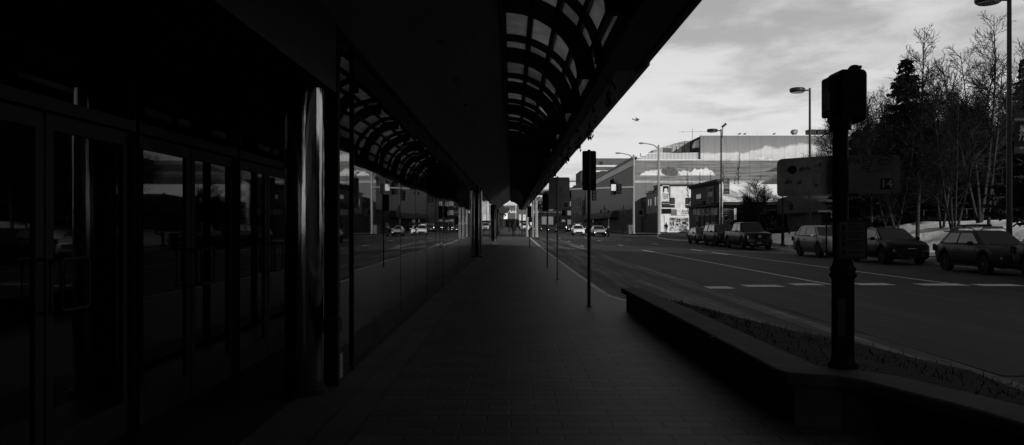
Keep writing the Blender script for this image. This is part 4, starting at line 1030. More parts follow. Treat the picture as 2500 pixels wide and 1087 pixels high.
part(MU,'shop_band',MB().box(22.9,23.05,YM+.4,247,0,4.9),M['brickdark'])
ant = MB()
for k in range(9): ant.tube([(22.7,176+k*.5,9.6),(22.5,175.6+k*.62,11.2-.1*(k%3)),(22.4,175.4+k*.62,12.1-.35*(k%2))],.13,5)
ant.box(22.4,22.95,175.2,180.4,8.8,11.2); part(MU,'wall_sign',ant,M['black'])
text('lettering','ALASKA',1.0,M['gray_mid'],MU,(22.35-23,177.8-YM,9.6),(PI/2,0,-PI/2),.01)
for y0 in (186,206,222): win_side(MU,None,y0,y0+2.5,1.5,4,22.9)
tag(MB().tube([(35.2,YM+5,18.6),(35.2,YM+5,20.6)],.05,5).tube([(32.6,YM+5,20.0),(38.2,YM+5,20.1)],.035,5).tube([(33.4,YM+4.6,20.1),(33.4,YM+5.4,20.1)],.03,4).tube([(36.8,YM+4.6,20.1),(36.8,YM+5.4,20.1)],.03,4).build('roof_aerial',M['galv']),'thin television aerial standing on the corner of the mural building roof','aerial')
for k, px in enumerate((1979,2000,2021,2042)):
    X = PX(px,156); o = MB().box(X-.66,X+.66,155,157,18.9,20.35); o.box(X-.7,X+.7,154.96,157.04,20.35,20.5)
    for j in range(4): o.box(X-.6,X+.6,154.97,155.0,19.1+j*.3,19.2+j*.3)
    tag(o.build('roof_unit',M['dark']),'dark boxy cooling unit in a row of four on the mural building roof','roof unit','cooling units on the mural roof')
for k,(px,h,lb) in enumerate(((1938,1.7,'shorter pale capped roof vent, left of its pair on the mural building'),(1944.5,2.0,'taller pale capped roof vent, right of its pair on the mural building'))):
    tag(MB().lathe([(.35,18.6),(.35,18.6+h*.6),(.6,18.6+h*.65),(.62,18.6+h*.95),(.3,18.6+h)],(PX(px,155),155+k,0),14).build('roof_vent',M['galv']),lb,'roof vent')
for px, lb in ((1805,'small dark bird on the mural building roof edge, leftmost of three'),(1818,'small dark bird on the mural building roof edge, middle of three'),(1889.5,'small dark bird on the mural building roof edge, rightmost of three')):
    X = PX(px,150); o = MB().sphere((X,150,19.03),.16,10,(1.5,.8,.8)).sphere((X+.22,150,19.2),.09,8).prism([(X+.28,19.2),(X+.42,19.17),(X+.28,19.15)],'Y',149.98,150.02).prism([(X-.2,19.05),(X-.48,18.98),(X-.2,18.95)],'Y',149.95,150.05)
    o.tube([(X,149.97,18.85),(X,149.97,18.95)],.02,4); tag(o.build('bird',M['black'],smooth=True),lb,'bird')
# gray block behind, and more of the far street
GB = bld('banded_building','grey block with two white bands rising behind the ribbed wall',32,300)
gw = part(GB,'wall',MB().box(31.5,52,300,330,0,27.2),M['gray_mid']); part(GB,'white_band',MB().box(31.4,52,299.8,300,24.0,24.6),M['white']); part(GB,'white_band',MB().box(31.4,52,299.8,300,22.1,22.6),M['white'])
part(GB,'side_wing',MB().box(26.2,31.4,303,325,0,22.8),M['gray_dark']); win_front(GB,gw,33.2,34.2,24.9,25.9,300)
PB = bld('panelled_building','dark grey panelled building with a sloping pale edge behind the narrow sign',23,252)
pw = part(PB,'wall',MB().box(23,50,250,306,0,15.5),M['corrug_dark']); part(PB,'roof_slope',MB().prism([(23.2,15.5),(28,19.0),(50,19.0),(50,15.5)],'Y',250,306),M['gray_dark'])
part(PB,'roof_trim',MB().box(22.8,23.3,250,306,15.2,16.3),M['gray_mid'])
part(PB,'cornice',MB().box(22.9,23.02,250,306,7.6,7.9),M['dark']); part(PB,'recess_shade',MB().box(22.9,23.02,250.2,258,0,10),M['black'])  # black slab on the wall paints the dark of a tall recess
for y0 in (264,272,280,288,296): win_side(PB,pw,y0,y0+1.4,8.6,11.5,23); win_side(PB,pw,y0,y0+1.4,3,6.6,23)
for y0 in (262,270,279,287): win_side(PB,pw,y0,y0+3.4,.9,2.6,23,M['lit_win'])
FB = bld('office_building','pale office block with rows of windows closing the far end of the road',9,335)
fw_ = part(FB,'wall',MB().box(10,26,335,350,0,17.5),M['gray_mid']); part(FB,'roof_trim',MB().box(9.9,26,334.8,335,17.0,17.9),M['paleboard'])
rq = random.Random(31)
for r_ in range(4):
    for c_ in range(6):
        x0 = 11+c_*2.5; win_front(FB,fw_,x0,x0+1.5,2.4+r_*3.8,4.4+r_*3.8,335,M['lit_win'] if rq.random() < .3 else None)
fb2 = bld('corner_building','low pale shop building with lit windows between the far cars and the thick pole',6,262)
f2 = part(fb2,'wall',MB().box(7.0,16.5,262,275,0,11.5),M['gray_stucco']); part(fb2,'cornice',MB().box(6.9,16.6,261.8,262,6.0,6.4).box(6.9,16.6,261.8,262,11.2,11.8),M['paleboard'])
for c_ in range(4):
    win_front(fb2,f2,7.7+c_*2.2,9.1+c_*2.2,7.3,9.8,262); win_front(fb2,f2,7.7+c_*2.2,9.3+c_*2.2,2.2,4.8,262,M['lit_win'] if c_ in (1,2) else None)
WT = bld('white_tower','small white building top showing over the panelled roof',27,380)
ww = part(WT,'wall',MB().box(26,31.5,380,392,0,22.8),M['white']); win_front(WT,ww,29.6,31,20,21,380); part(WT,'roof_trim',MB().box(25.9,31.6,379.8,392,22.8,23.3),M['gray_mid'])
LB = bld('left_storefronts','dark row of storefronts continuing the left side beyond the arch',-6,170)
lw = part(LB,'wall',MB().box(-30,-2.1,121,300,0,7.0),M['brickdark']); part(LB,'awning',MB().prism([(-2.1,4.2),(-.9,3.6),(-.9,3.4),(-2.1,3.9)],'Y',128,150),M['gray_dark'])
for y0 in (123,132,141,152,163): win_fr = part(LB,'window',MB().box(-2.1,-2.05,y0,y0+4,1.3,3.3),M['winglass'])
ls = part(LB,'hanging_sign',MB().box(-1.35,-.70,136,136.3,2.9,3.85),M['lit_sign']); part(LB,'hanging_sign',MB().box(-2.0,-.4,139.5,139.8,4.2,5.0),M['brickdark'])
EB = bld('bar_building','brick building with a script sign seen through the far arch',-2,290)
ew = part(EB,'wall',MB().box(-12,5.4,290,310,0,9.2),M['gray_mid']); part(EB,'roof_block',MB().box(-3.4,-1.7,292,300,9.2,11.5),M['white'])
part(EB,'pier',MB().box(1.4,1.7,289.8,290,2,9.2),M['paleboard'])
text('script_sign','Pubs',1.5,M['lit_sign'],EB,(2.0,-.4,6.9),ext=.05,shear=.35)
for x0 in (-4.4,-1.6,1.0,3.2): win_front(EB,ew,x0,x0+1.2,2.3,4.2,290)
# gift shop
GS = bld('gift_shop','white painted two storey gift shop with poster windows at the corner',24.3,130)
z0 = .44
gwall = part(GS,'front_wall',MB().box(24.3,36,130,130.3,z0,8.2).box(24.3,36,130.3,143.5,7.8,8.0),M['white_brick'])
gsd = part(GS,'side_wall',MB().box(24.3,24.6,130.3,136,z0,8.3).box(24.3,24.6,136,143.5,z0,7.4),M['gray_stucco'])  # street side of the white shop in grey: its shade put into the colour
part(GS,'parapet_cap',MB().box(24.15,36,129.9,130.2,8.2,8.5).box(24.15,24.7,130.2,136,8.3,8.55).box(24.15,24.7,136,143.5,7.4,7.65),M['dark'])
def gx(px): return PX(px,130)
def gz(py): return PZ(py,130)
for a,b in ((1635.5,1647.5),(1673.5,1688)):
    fo = part(GS,'window',MB().box(gx(a),gx(b),129.93,130.02,gz(507),gz(483)),M['dark'],gwall)
    part(GS,'pane',MB().box(gx(a)+.1,gx(b)-.1,129.90,129.925,gz(499),gz(484)),M['gray_dark'],fo); part(GS,'sash',MB().box(gx(a),gx(b),129.88,129.90,gz(500.6),gz(499)),M['paleboard'],fo)
for y0 in (131.5,133.6): win_side(GS,gsd,y0,y0+1.1,5.0,6.6,24.3)
for y0 in (138,140.3): win_side(GS,gsd,y0,y0+1.0,4.7,6.4,24.3)
o = part(GS,'banner',MB().box(gx(1652),gx(1681.5),129.9,129.97,gz(526.5),gz(511)),M['white'],gwall)
text('lettering','Best',.52,M['black'],GS,(gx(1671.5)-24.3,-.12,gz(515.2)),ext=.005); text('lettering','Deals!',.50,M['black'],GS,(gx(1671.5)-24.3,-.12,gz(520.4)),ext=.005); text('lettering','better',.22,M['dark'],GS,(gx(1658)-24.3,-.12,gz(515))); text('lettering','souvenirs',.18,M['dark'],GS,(gx(1669)-24.3,-.12,gz(525)))
part(GS,'grey_strip',MB().box(gx(1638.5),gx(1652),129.92,129.98,gz(526),gz(511)),M['gray_stucco'],gwall)
part(GS,'side_storefront',MB().box(24.22,24.3,130.3,143,z0,3.9),M['black']); part(GS,'front_base',MB().box(24.3,36,129.94,130,z0,gz(566.5)),M['gray_dark'])
part(GS,'pillar',MB().box(gx(1622),gx(1633.5),129.9,130,gz(566.5),gz(527)),M['white'])
fwn = part(GS,'poster_window',MB().box(gx(1633.5),gx(1681),129.9,129.98,gz(564.5),gz(530)),M['paleboard'],gwall)
for a,b in ((1634.5,1647.2),(1648.6,1661.8),(1663.3,1680)): part(GS,'poster',MB().box(gx(a),gx(b),129.87,129.895,gz(556.5),gz(532)),M['poster'],fwn); part(GS,'lower_panel',MB().box(gx(a),gx(b),129.87,129.895,gz(563.5),gz(557.2)),M['poster'],fwn)
pp = MB()
for (a,b,c,d) in ((1651.5,1654.5,538.5,534),(1656,1660.8,538.5,534),(1650,1654.6,543.2,539),(1656,1660.8,543.2,539),(1637,1639.5,552,546),(1642.5,1645,551,541),(1665,1676,548,541),(1650.5,1654,550,546)): pp.box(gx(a),gx(b),129.85,129.868,gz(c),gz(d))
part(GS,'poster_print',pp,M['dark'],fwn)
part(GS,'lower_ledge',MB().box(gx(1628),gx(1684),129.75,130,gz(567.2),gz(565)),M['white'])
bs = part(GS,'blade_sign',MB().box(24.32,25.45,127.6,128.2,PZ(491.5,128),PZ(451,128)),M['black'],bevel=.0)
def bx(px): return PX(px,127.6)
def bz_(py): return PZ(py,127.6)
part(GS,'sign_face',MB().box(bx(1617.2),bx(1633.8),127.57,127.6,bz_(490.8),bz_(453)),M['white'],bs); part(GS,'sign_dark_field',MB().box(bx(1618.4),bx(1632.6),127.55,127.57,bz_(473),bz_(454.5)),M['black'],bs)
be = MB(); be.quad(*[(bx(a),127.545,bz_(b)) for a,b in ((1618.4,473),(1632.6,473),(1631.2,469.5),(1629.2,468),(1629.6,463.5),(1628.6,460.6),(1625.6,459.6),(1622.4,460.6),(1621.4,463.5),(1621.8,468),(1619.8,469.5))])
part(GS,'animal_emblem',be,M['white'],bs,fix=False); part(GS,'emblem_nose',MB().box(bx(1625.0),bx(1626.2),127.53,127.54,bz_(464.2),bz_(463.2)),M['black'],bs)
for s_,py_ in (('POLAR',475.2),('BEAR',480),('GIFTS',484.8)): text('lettering',s_,.36,M['black'],GS,(bx(1625.5)-24.3,127.54-130,bz_(py_)),ext=.004); COL.objects[-1].parent = bs
for c in bs.children:
    if c.name.startswith('lettering'): c.location = (c.location.x, c.location.y, c.location.z)
lo_ = part(GS,'name_sign',MB().box(bx(1616.5),bx(1635),127.6,128.2,bz_(507),bz_(492.5)),M['sign_dark'])
text('lettering','RENCHEN',.28,M['paleboard'],GS,(bx(1625.8)-24.3,127.58-130,bz_(497.2))); text('lettering','Style & Gifts',.17,M['gray_stucco'],GS,(bx(1625.8)-24.3,127.58-130,bz_(501.5)))
part(GS,'box_sign',MB().box(bx(1616),bx(1639),127.5,128.3,bz_(522.3),bz_(509.5)),M['gray_mid'],bevel=.03); part(GS,'box_sign_face',MB().box(bx(1617),bx(1638),127.46,127.5,bz_(521.3),bz_(510.5)),M['black'])
DB = bld('dark_shop','low dark building between the gift shop and the ribbed wall',24.4,144)
dw_ = part(DB,'wall',MB().box(24.4,34,143.6,149.9,0,7.0),M['brickdark'])
for y0 in (144.2,145.8,147.6): win_side(DB,dw_,y0,y0+.8,4.6,6.2,24.4)
part(DB,'sign_panel',MB().box(23.0,24.4,146,146.2,3.4,4.9),M['gray_stucco']); part(DB,'sign_mark',MB().sphere((23.7,145.98,4.15),.45,10,(.7,.1,1)),M['black'])
# tea and coffee shop with a dark wooden front
KB = bld('wooden_shop','dark wooden shop front with a pale lit name panel behind the parked pickups',22.5,86)
kz = .13
kw_ = part(KB,'front_wall',MB().box(22.5,22.77,86,100,kz,6.55),M['lap_dark']); part(KB,'end_board',MB().box(22.45,22.80,85.93,86,kz,6.6),M['paleboard'])
part(KB,'cornice',MB().box(22.1,22.85,85.7,100.3,6.5,6.75).box(22.3,22.6,85.8,100.2,6.3,6.5),M['brickdark'])
def ky(px): return F*22.45/(px-CX)
def kzz(py, px): return PZ(py, ky(px))
part(KB,'name_panel',MB().box(22.40,22.5,ky(1742.5),ky(1703),kzz(524.5,1720),kzz(508,1720)),M['panel']); part(KB,'side_panel',MB().box(22.40,22.5,ky(1752),ky(1743.5),kzz(524.5,1748),kzz(508,1748)),M['panel']); part(KB,'side_panel',MB().box(22.40,22.5,ky(1701.5),ky(1693.5),kzz(524.5,1697),kzz(508,1697)),M['panel'])
text('lettering','KOBUK',1.15,M['black'],KB,(22.38-22.5,ky(1724)-86,kzz(516,1722)),(PI/2,0,-PI/2),.01,sx=1.4)
ov = part(KB,'tea_sign',MB().box(22.38,22.5,ky(1745),ky(1727),kzz(497,1736),kzz(455,1736)),M['sign_dark'])
text('lettering','COFFEE',.42,M['paleboard'],KB,(22.36-22.5,ky(1736)-86,kzz(473,1736)),(PI/2,0,-PI/2),.01,sx=1.3); text('lettering','& TEAS',.42,M['paleboard'],KB,(22.36-22.5,ky(1736)-86,kzz(477.5,1736)),(PI/2,0,-PI/2),.01,sx=1.3)
ho = MB(); ym = ky(1736)
for k in range(7): ho.tube([(22.36,ym+.9*math.cos(PI*k/6)*.45,kzz(469,1736)),(22.36,ym+.9*math.cos(PI*k/6),kzz(464-4*math.sin(PI*k/6),1736))],.035,4)
ho.tube([(22.36,ym+.55*math.cos(2*PI*k/16),kzz(487,1736)+.55*math.sin(2*PI*k/16)) for k in range(17)],.05,4); part(KB,'tea_emblem',ho,M['gray_stucco'],ov)
win_side(KB,kw_,ky(1712),ky(1700.5),kzz(485,1706),kzz(475,1706),22.5); part(KB,'dark_sign',MB().box(22.3,22.5,ky(1720),ky(1695),kzz(500,1707),kzz(492.5,1707)),M['black'])
part(KB,'awning',MB().prism([(22.5,4.2),(21.9,4.02),(21.9,3.92),(22.5,3.92)],'Y',86.2,99.8),M['black'])
for a,b in ((1700,1708),(1711,1720),(1723,1733),(1736,1750)): fo = part(KB,'shop_window',MB().box(22.42,22.5,ky(b),ky(a),.7,3.0),M['dark']); part(KB,'pane',MB().box(22.39,22.42,ky(b)+.12,ky(a)-.12,.85,2.85),M['winglass'],fo)
# low buildings with snowy roof behind the park
SB = bld('snow_roof_building','long low building with a smooth snow covered roof and dark painted wall panels',24.7,88)
part(SB,'snow_roof',MB().prism([(87.4,4.35),(87.3,4.6),(91.6,6.5),(97,6.5),(103,4.5),(103,4.3)],'X',22.85,43),M['roof_snow'])
part(SB,'eave',MB().box(22.85,43,87.25,87.9,4.0,4.34),M['gray_dark']); part(SB,'wall',MB().box(22.85,43,88.0,102.5,.1,4.2),M['gray_dark'])
part(SB,'upper_band',MB().box(22.85,30.4,87.9,88,3.0,3.9),M['gray_mid'])
def sx_(px): return PX(px,87.9)
def sz(py): return PZ(py,87.9)
pn = part(SB,'painted_panel',MB().box(sx_(1764),sx_(1921),87.84,87.92,.6,sz(508)),M['black'])
ri = MB(); rc_ = (sx_(1772),sz(533))
for rad, th in ((.30,.05),(.55,.035),(.78,.045),(1.0,.03)): ri.tube([(rc_[0]+rad*math.cos(2*PI*k/22)*1.0,87.82,rc_[1]+rad*1.05*math.sin(2*PI*k/22)) for k in range(4,22)],th,4)
rr2 = random.Random(12)
for (xa,xb,ya) in ((1766,1792,511),(1800,1812,516),(1820,1838,517),(1855,1870,520),(1878,1892,511),(1900,1918,516)):
    n_ = 6; ri.tube([(sx_(xa+(xb-xa)*k/n_),87.82,sz(ya+5*abs(k/n_-.45)+rr2.uniform(-1,1))) for k in range(n_+1)],.04,4)
for _ in range(26):
    xa = rr2.uniform(1860,1918); ya = rr2.uniform(520,556); ri.tube([(sx_(xa),87.82,sz(ya)),(sx_(xa+rr2.uniform(-5,5)),87.82,sz(ya+rr2.uniform(3,9)))],rr2.uniform(.015,.04),4)
part(SB,'painted_lines',ri,M['gray_stucco'],pn)
gb_ = MB()
for _ in range(60):
    xa = rr2.uniform(1873,1893); ya = rr2.uniform(544,559); q = rr2.uniform(.05,.16); gb_.quad((sx_(xa)-q,87.825,sz(ya)-q),(sx_(xa)+q,87.825,sz(ya)-q*.7),(sx_(xa)+q*.5,87.825,sz(ya)+q),(sx_(xa)-q,87.825,sz(ya)+q*.7))
part(SB,'painted_figure',gb_,M['gray_stucco'],pn,fix=False)
part(SB,'pale_post',MB().box(sx_(1791.5),sx_(1797.5),87.78,87.9,sz(537),sz(509)),M['paleboard'])
part(SB,'stucco_wall',MB().box(sx_(1923),sx_(1984),87.7,88,.1,3.95),M['gray_stucco']); part(SB,'slit_window',MB().box(sx_(1947),sx_(1951.5),87.66,87.7,sz(524),sz(505)),M['dark'])
SH = bld('small_house','low dark house with a snow patch on its roof and a white porch post',30,74)
part(SH,'roof',MB().prism([(73.4,3.0),(73.4,3.2),(79,4.9),(85,4.6),(85,3.0)],'X',28.4,46),M['gray_dark']); part(SH,'snow_patch',MB().quad((29.9,73.8,3.37),(32.6,73.7,3.34),(32.9,76,4.03),(30.6,75.4,3.86)),M['snow'],fix=False)
part(SH,'wall',MB().box(29.2,46,75,84,.3,3.1),M['gray_dark']); part(SH,'gutter',MB().box(28.3,33.0,73.3,73.42,2.98,3.16),M['paleboard'])
part(SH,'porch_post',MB().box(29.55,29.75,73.5,73.7,.4,3.0),M['white']); part(SH,'door',MB().box(29.9,30.7,74.94,75,.6,2.5),M['gray_stucco'])
fn = MB()
for k in range(60): x = 25.6+k*.16; fn.box(x,x+.05,72,72.04,park(x,72)-.05,1.75+.0)
fn.box(25.6,35.2,72.04,72.09,.9,.98).box(25.6,35.2,72.04,72.09,1.5,1.58); tag(fn.build('picket_fence',M['dark']),'dark picket fence above the snow behind the lantern post','fence')
# gray building and railings behind the park trees
PG = bld('ribbed_grey_building','long low grey ribbed building behind the park trees',40,92)
part(PG,'wall',MB().box(43.5,110,90,110,0,10.4),M['corrug_x']); part(PG,'roof_edge',MB().box(43.4,110,89.8,110,10.4,10.8),M['dark'])
part(PG,'dark_base',MB().box(43.5,62,89.5,90,0,3.8),M['gray_dark']); part(PG,'bright_doorway',MB().box(PX(2258,89.4),PX(2271,89.4),89.4,89.5,1.0,3.3),M['paleboard'])
part(PG,'doorway_trellis',MB().box(PX(2258,89.3),PX(2271,89.3),89.3,89.38,1.0,1.25),M['gray_dark'])
rl = MB()
for k in range(22): 
    x = 27.5+k*1.3; y = 56-.35*k; rl.box(x-.03,x+.03,y-.03,y+.03,park(x,y)-.1,park(x,y)+.85)
for k in range(21):
    a = (27.5+k*1.3,56-.35*k); b = (27.5+(k+1)*1.3,56-.35*(k+1)); rl.tube([(a[0],a[1],park(*a)+.82),(b[0],b[1],park(*b)+.82)],.03,4)
tag(rl.build('railing',M['dark']),'thin dark railing along the top of the snow bank','railing')
for px,lb in ((2276,'dark round topped bollard on the snow, left of two'),(2286,'dark round topped bollard on the snow, right of two')):
    X = PX(px,57); tag(MB().lathe([(.22,0),(.2,1.0),(.26,1.05),(.24,1.3),(.1,1.5)],(X,57,park(X,57)-.1),12).build('bollard',M['dark']),lb,'bollard')
# unseen tall block added to the right behind the camera to shade the street
TB = bld('shade_block','tall plain block added out of view, right behind the viewpoint, to shade the street',80,-30)
tw = part(TB,'wall',MB().box(26,45,-75,6,0,58),M['gray_mid'])
twn = MB()
for f_ in range(14):
    for c_ in range(18): twn.box(25.95,26,-73+c_*4.3,-70.4+c_*4.3,4+f_*3.8,6.2+f_*3.8)
for f_ in range(14):
    for c_ in range(4): twn.box(28+c_*4.3,30.6+c_*4.3,6,6.05,4+f_*3.8,6.2+f_*3.8)
stuff(part(TB,'windows',twn,M['winglass']))

# ================================================================ TREES
def bare_tree(name, label, X, Y, h, seed, stems=1, spread=.28, lean=0, bark='bark', base=.35, density=1.0, r0=None, thr=.22, cat='tree', group=None, z=None, up=.75, twig=.015):
    r = random.Random(seed); z = park(X,Y)-.1 if z is None else z
    T = thing(name, label, cat, (X,Y,z), 0, group)
    tr = MB(); cr = MB(); r0 = r0 or h*.007+.03
    def limb(mb, p, d, L_, ra, n, wob, rise, sides):
        pts = [Vector(p)]; d = Vector(d).normalized(); rs = [ra]
        for i in range(n):
            d = (d + Vector((r.uniform(-1,1),r.uniform(-1,1),r.uniform(-.6,.6)))*wob + Vector((0,0,rise))).normalized()
            pts.append(pts[-1]+d*(L_/n)); rs.append(max(twig*.6, ra*(1-(i+1)/n*.85)))
        mb.tube(pts, rs, sides, False); return pts, rs
    def at(pts, rs, t):
        f_ = t*(len(pts)-1); i = min(int(f_), len(pts)-2); u = f_-i
        return pts[i].lerp(pts[i+1], u), (pts[i+1]-pts[i]).normalized(), rs[i]+(rs[i+1]-rs[i])*u
    def side_dir(d, ang):
        a = r.uniform(0,2*PI); q = d.orthogonal().normalized(); q.rotate(Matrix.Rotation(a,3,d)); return (d*math.cos(ang)+q*math.sin(ang)).normalized()
    for s in range(stems):
        a = 2*PI*s/stems+r.uniform(-.4,.4); ln = (.0 if stems == 1 else r.uniform(.10,.22))
        d0 = Vector((math.cos(a)*ln+lean, math.sin(a)*ln, 1)); hs = h*(1 if s == 0 else r.uniform(.78,.97))
        pts, rs = limb(tr, (math.cos(a)*.08*(stems>1), math.sin(a)*.08*(stems>1), 0), d0, hs, r0*(1 if s == 0 else .8), 14, .045, .03, 8)
        nb = int(h*5.0*density/ (stems**.5))
        for b in range(nb):
            t_ = base+(1-base)*(b+r.random())/nb*.98
            p, d, ra = at(pts, rs, t_)
            L1 = h*spread*(1.05-.75*((t_-base)/(1-base))**1.3)*r.uniform(.7,1.15)
            q, qs = limb(cr, p, side_dir(d, r.uniform(.55,1.0)), L1, max(twig*1.3,ra*.42), 6, .12, .06*up, 4)
            n2 = max(4, int(L1*5.4*density))
            for c in range(n2):
                p2, d2, r2 = at(q, qs, .2+.8*(c+r.random())/n2)
                L2 = L1*r.uniform(.25,.5)*(1.1-.5*c/n2)
                k2, ks = limb(cr, p2, side_dir(d2, r.uniform(.4,.9)), L2, max(twig,r2*.55), 4, .16, .05*up, 3)
                n3 = max(3, int(L2*6.5*density))
                for e_ in range(n3):
                    p3, d3, r3 = at(k2, ks, .15+.85*(e_+r.random())/n3)
                    limb(cr, p3, side_dir(d3, r.uniform(.3,.9)), L2*r.uniform(.3,.65), twig*.8, 2, .15, .02*up, 3)
    tr.build('trunk', M[bark], T, smooth=True, fix=False); cr.build('crown', M['twig'], T, fix=False); return T
def spruce(label, X, Y, h, rad, seed, base=.10, group=None, z=None):
    r = random.Random(seed); z = park(X,Y)-.15 if z is None else z
    T = thing('spruce_tree', label, 'tree', (X,Y,z), 0, group)
    MB().tube([(0,0,0),(.02,0,h*.5),(0,.02,h*.98)],[h*.016+.06,h*.010+.03,.015],8).build('trunk', M['bark'], T)
    cr = MB(); zz = h*base
    while zz < h*.985:
        t_ = (zz/h-base)/(1-base); R_ = rad*(1-t_)**.85*r.uniform(.66,1.15)+.12; nb = max(5,int(9-3*t_))
        for b in range(nb):
            if r.random() < .07: continue
            a = 2*PI*b/nb+r.uniform(-.35,.35); L1 = R_*r.uniform(.72,1.15); dr = r.uniform(.12,.34)
            ca, sa = math.cos(a), math.sin(a); n_ = max(4,int(L1*6.5)); pz = zz+r.uniform(-.15,.15)
            for k in range(n_):
                u = (k+.6)/n_; d = L1*u; zk = pz - dr*d + .20*d*u*u*0.6
                wd = (.42+.34*L1*.25)*(1.05-.72*u)*r.uniform(.6,1.25)
                p = Vector((ca*d,sa*d,zk)); side = Vector((-sa,ca,0))
                for s in (-1,1):
                    tip = p + side*s*wd + Vector((ca,sa,0))*wd*.55 + Vector((0,0,-wd*r.uniform(.15,.75)))
                    w2 = Vector((ca,sa,0))*(.07+.05*r.random()); 
                    cr.add([p-w2, p+w2, tip+w2*.35+Vector((0,0,-.03)), tip-w2*.5+Vector((0,0,-.09))],[(0,1,2,3)])
                if r.random() < .75:
                    cr.add([p-side*.07,p+side*.07,p+Vector((r.uniform(-.06,.06),r.uniform(-.06,.06),-wd*r.uniform(.35,.8)))],[(0,1,2)])
            tip = Vector((ca*L1,sa*L1,pz-dr*L1+.12*L1)); cr.add([tip-Vector((ca,sa,0))*.3+Vector((-sa,ca,0))*.1,tip-Vector((ca,sa,0))*.3-Vector((-sa,ca,0))*.1,tip+Vector((ca,sa,.05))*.15],[(0,1,2)])
        zz += (.17+.10*(1-t_))*r.uniform(.8,1.15)
    cr.build('crown', M['needle'], T, fix=False); return T
def tx(px, Y): return PX(px,Y)
def hh(top, Y, X): return PZ(top,Y)-park(X,Y)+.1
def bt_(name, label, px, Y, top, **kw):
    X = tx(px,Y); return bare_tree(name, label, X, Y, hh(top,Y,X), **kw)
def sp_(label, px, Y, top, rad, seed, **kw):
    X = tx(px,Y); return spruce(label, X, Y, hh(top,Y,X), rad, seed, **kw)
bt_('birch_tree','tall slender birch with a pale trunk in front of the tallest spruce',2240,50,80,seed=1,bark='birch',spread=.20,base=.34)
bt_('birch_tree','tallest many stemmed bare birch right of the middle of the park',2392,48,26,seed=2,stems=3,bark='birch',spread=.20,base=.36,density=.95)
bt_('birch_tree','white barked birch just left of the banner street light',2414,45,150,seed=3,bark='birch',spread=.20,base=.42,density=.8)
bt_('bare_tree','dark leaning bare tree with a crooked trunk left of the spruces',2190,52,235,seed=4,lean=-.22,spread=.30,base=.28)
bt_('bare_tree','many stemmed dark bare tree behind the rack topped crossover',2330,46,215,seed=5,stems=4,spread=.28,base=.22)
bt_('birch_tree','young pale trunked birch near the instruction plate',2128,56,262,seed=6,bark='birch',spread=.26,base=.25)
bt_('birch_tree','thin pale birch between the instruction plate and the leaning tree',2158,60,228,seed=7,bark='birch',spread=.26,base=.25)
bt_('bare_tree','grey forked bare tree between the tallest birch and the banner light',2440,52,180,seed=8,stems=2,spread=.22,base=.30)
bt_('bare_tree','bare tree with slim twigs behind the tallest spruce',2290,66,200,seed=9,spread=.30,base=.25)
bt_('bare_tree','bare thicket tree at the left edge of the park group',2092,68,250,seed=10,spread=.34,base=.2,stems=2)
bt_('bare_tree','arching bare tree reaching over the painted wall left of the signal post',2052,74,318,seed=11,spread=.40,base=.3,lean=-.12,up=.1)
bt_('bare_tree','bare tree at the far right edge of the picture',2492,52,120,seed=12,spread=.26,base=.3,density=.8)
bt_('bare_tree','small bare thicket tree in the shade right of the tallest spruce',2272,58,330,seed=13,spread=.36,base=.15,stems=2)
bt_('bare_tree','low bare tree with tangled branches beside the leaning tree',2162,66,330,seed=14,spread=.38,base=.15,stems=3)
sp_('tallest dark spruce in the middle of the park group',2212,57,138,4.1,41,base=.08)
sp_('broad dark spruce beneath the tallest birch',2352,58,250,3.8,42,base=.10)
sp_('dark spruce beside the signal post',2092,62,312,2.6,43,base=.10)
sp_('tall dark spruce cut off by the right edge of the picture',2548,37,120,2.2,44,base=.18)
sp_('dark squat spruce at the right of the park group behind the banner light',2462,62,270,3.6,45,base=.12)
sp_('dark spruce filling the gap left of the tallest spruce',2150,70,295,3.0,46,base=.08)
sp_('dark spruce filling the gap right of the tallest spruce',2285,72,290,3.2,47,base=.08)
sp_('dark spruce behind the many stemmed dark tree',2400,74,270,3.3,48,base=.08)
bare_tree('bare_tree','small round crowned bare tree in front of the painted panels',PX(1853,78),78,PZ(447,78)-.5,seed=15,spread=.46,base=.22,density=1.5,z=.5,up=.5,r0=.10,twig=.014)
for i,(px,Y,top,lb) in enumerate(((1799,108,372,'slim bare poplar before the painted wall, tallest of its kind'),(1684,120,410,'slim bare poplar beside the wooden shop roof'),(1768,112,400,'slim bare poplar just right of the floodlit street light'),(1713,116,420,'slim bare poplar above the middle of the wooden shop'),(1737,116,418,'slim bare poplar above the right half of the wooden shop'),(1789,114,428,'short slim bare poplar left of the tallest poplar'))):
    bare_tree('poplar_tree',lb,PX(px,Y),Y,PZ(top,Y)-.4,seed=60+i,spread=.075,base=.15,density=1.1,z=.4,up=2.4,r0=.09,twig=.014)
bare_tree('street_tree','small bare street tree beside the grey pole at the far left crossing',PX(1318,150),150,6.5,seed=80,spread=.3,base=.3,z=.5,twig=.02)
bare_tree('street_tree','bare young tree in front of the twin lantern on the right',PX(1536,128),128,4.2,seed=81,spread=.3,base=.3,z=.45,twig=.015)

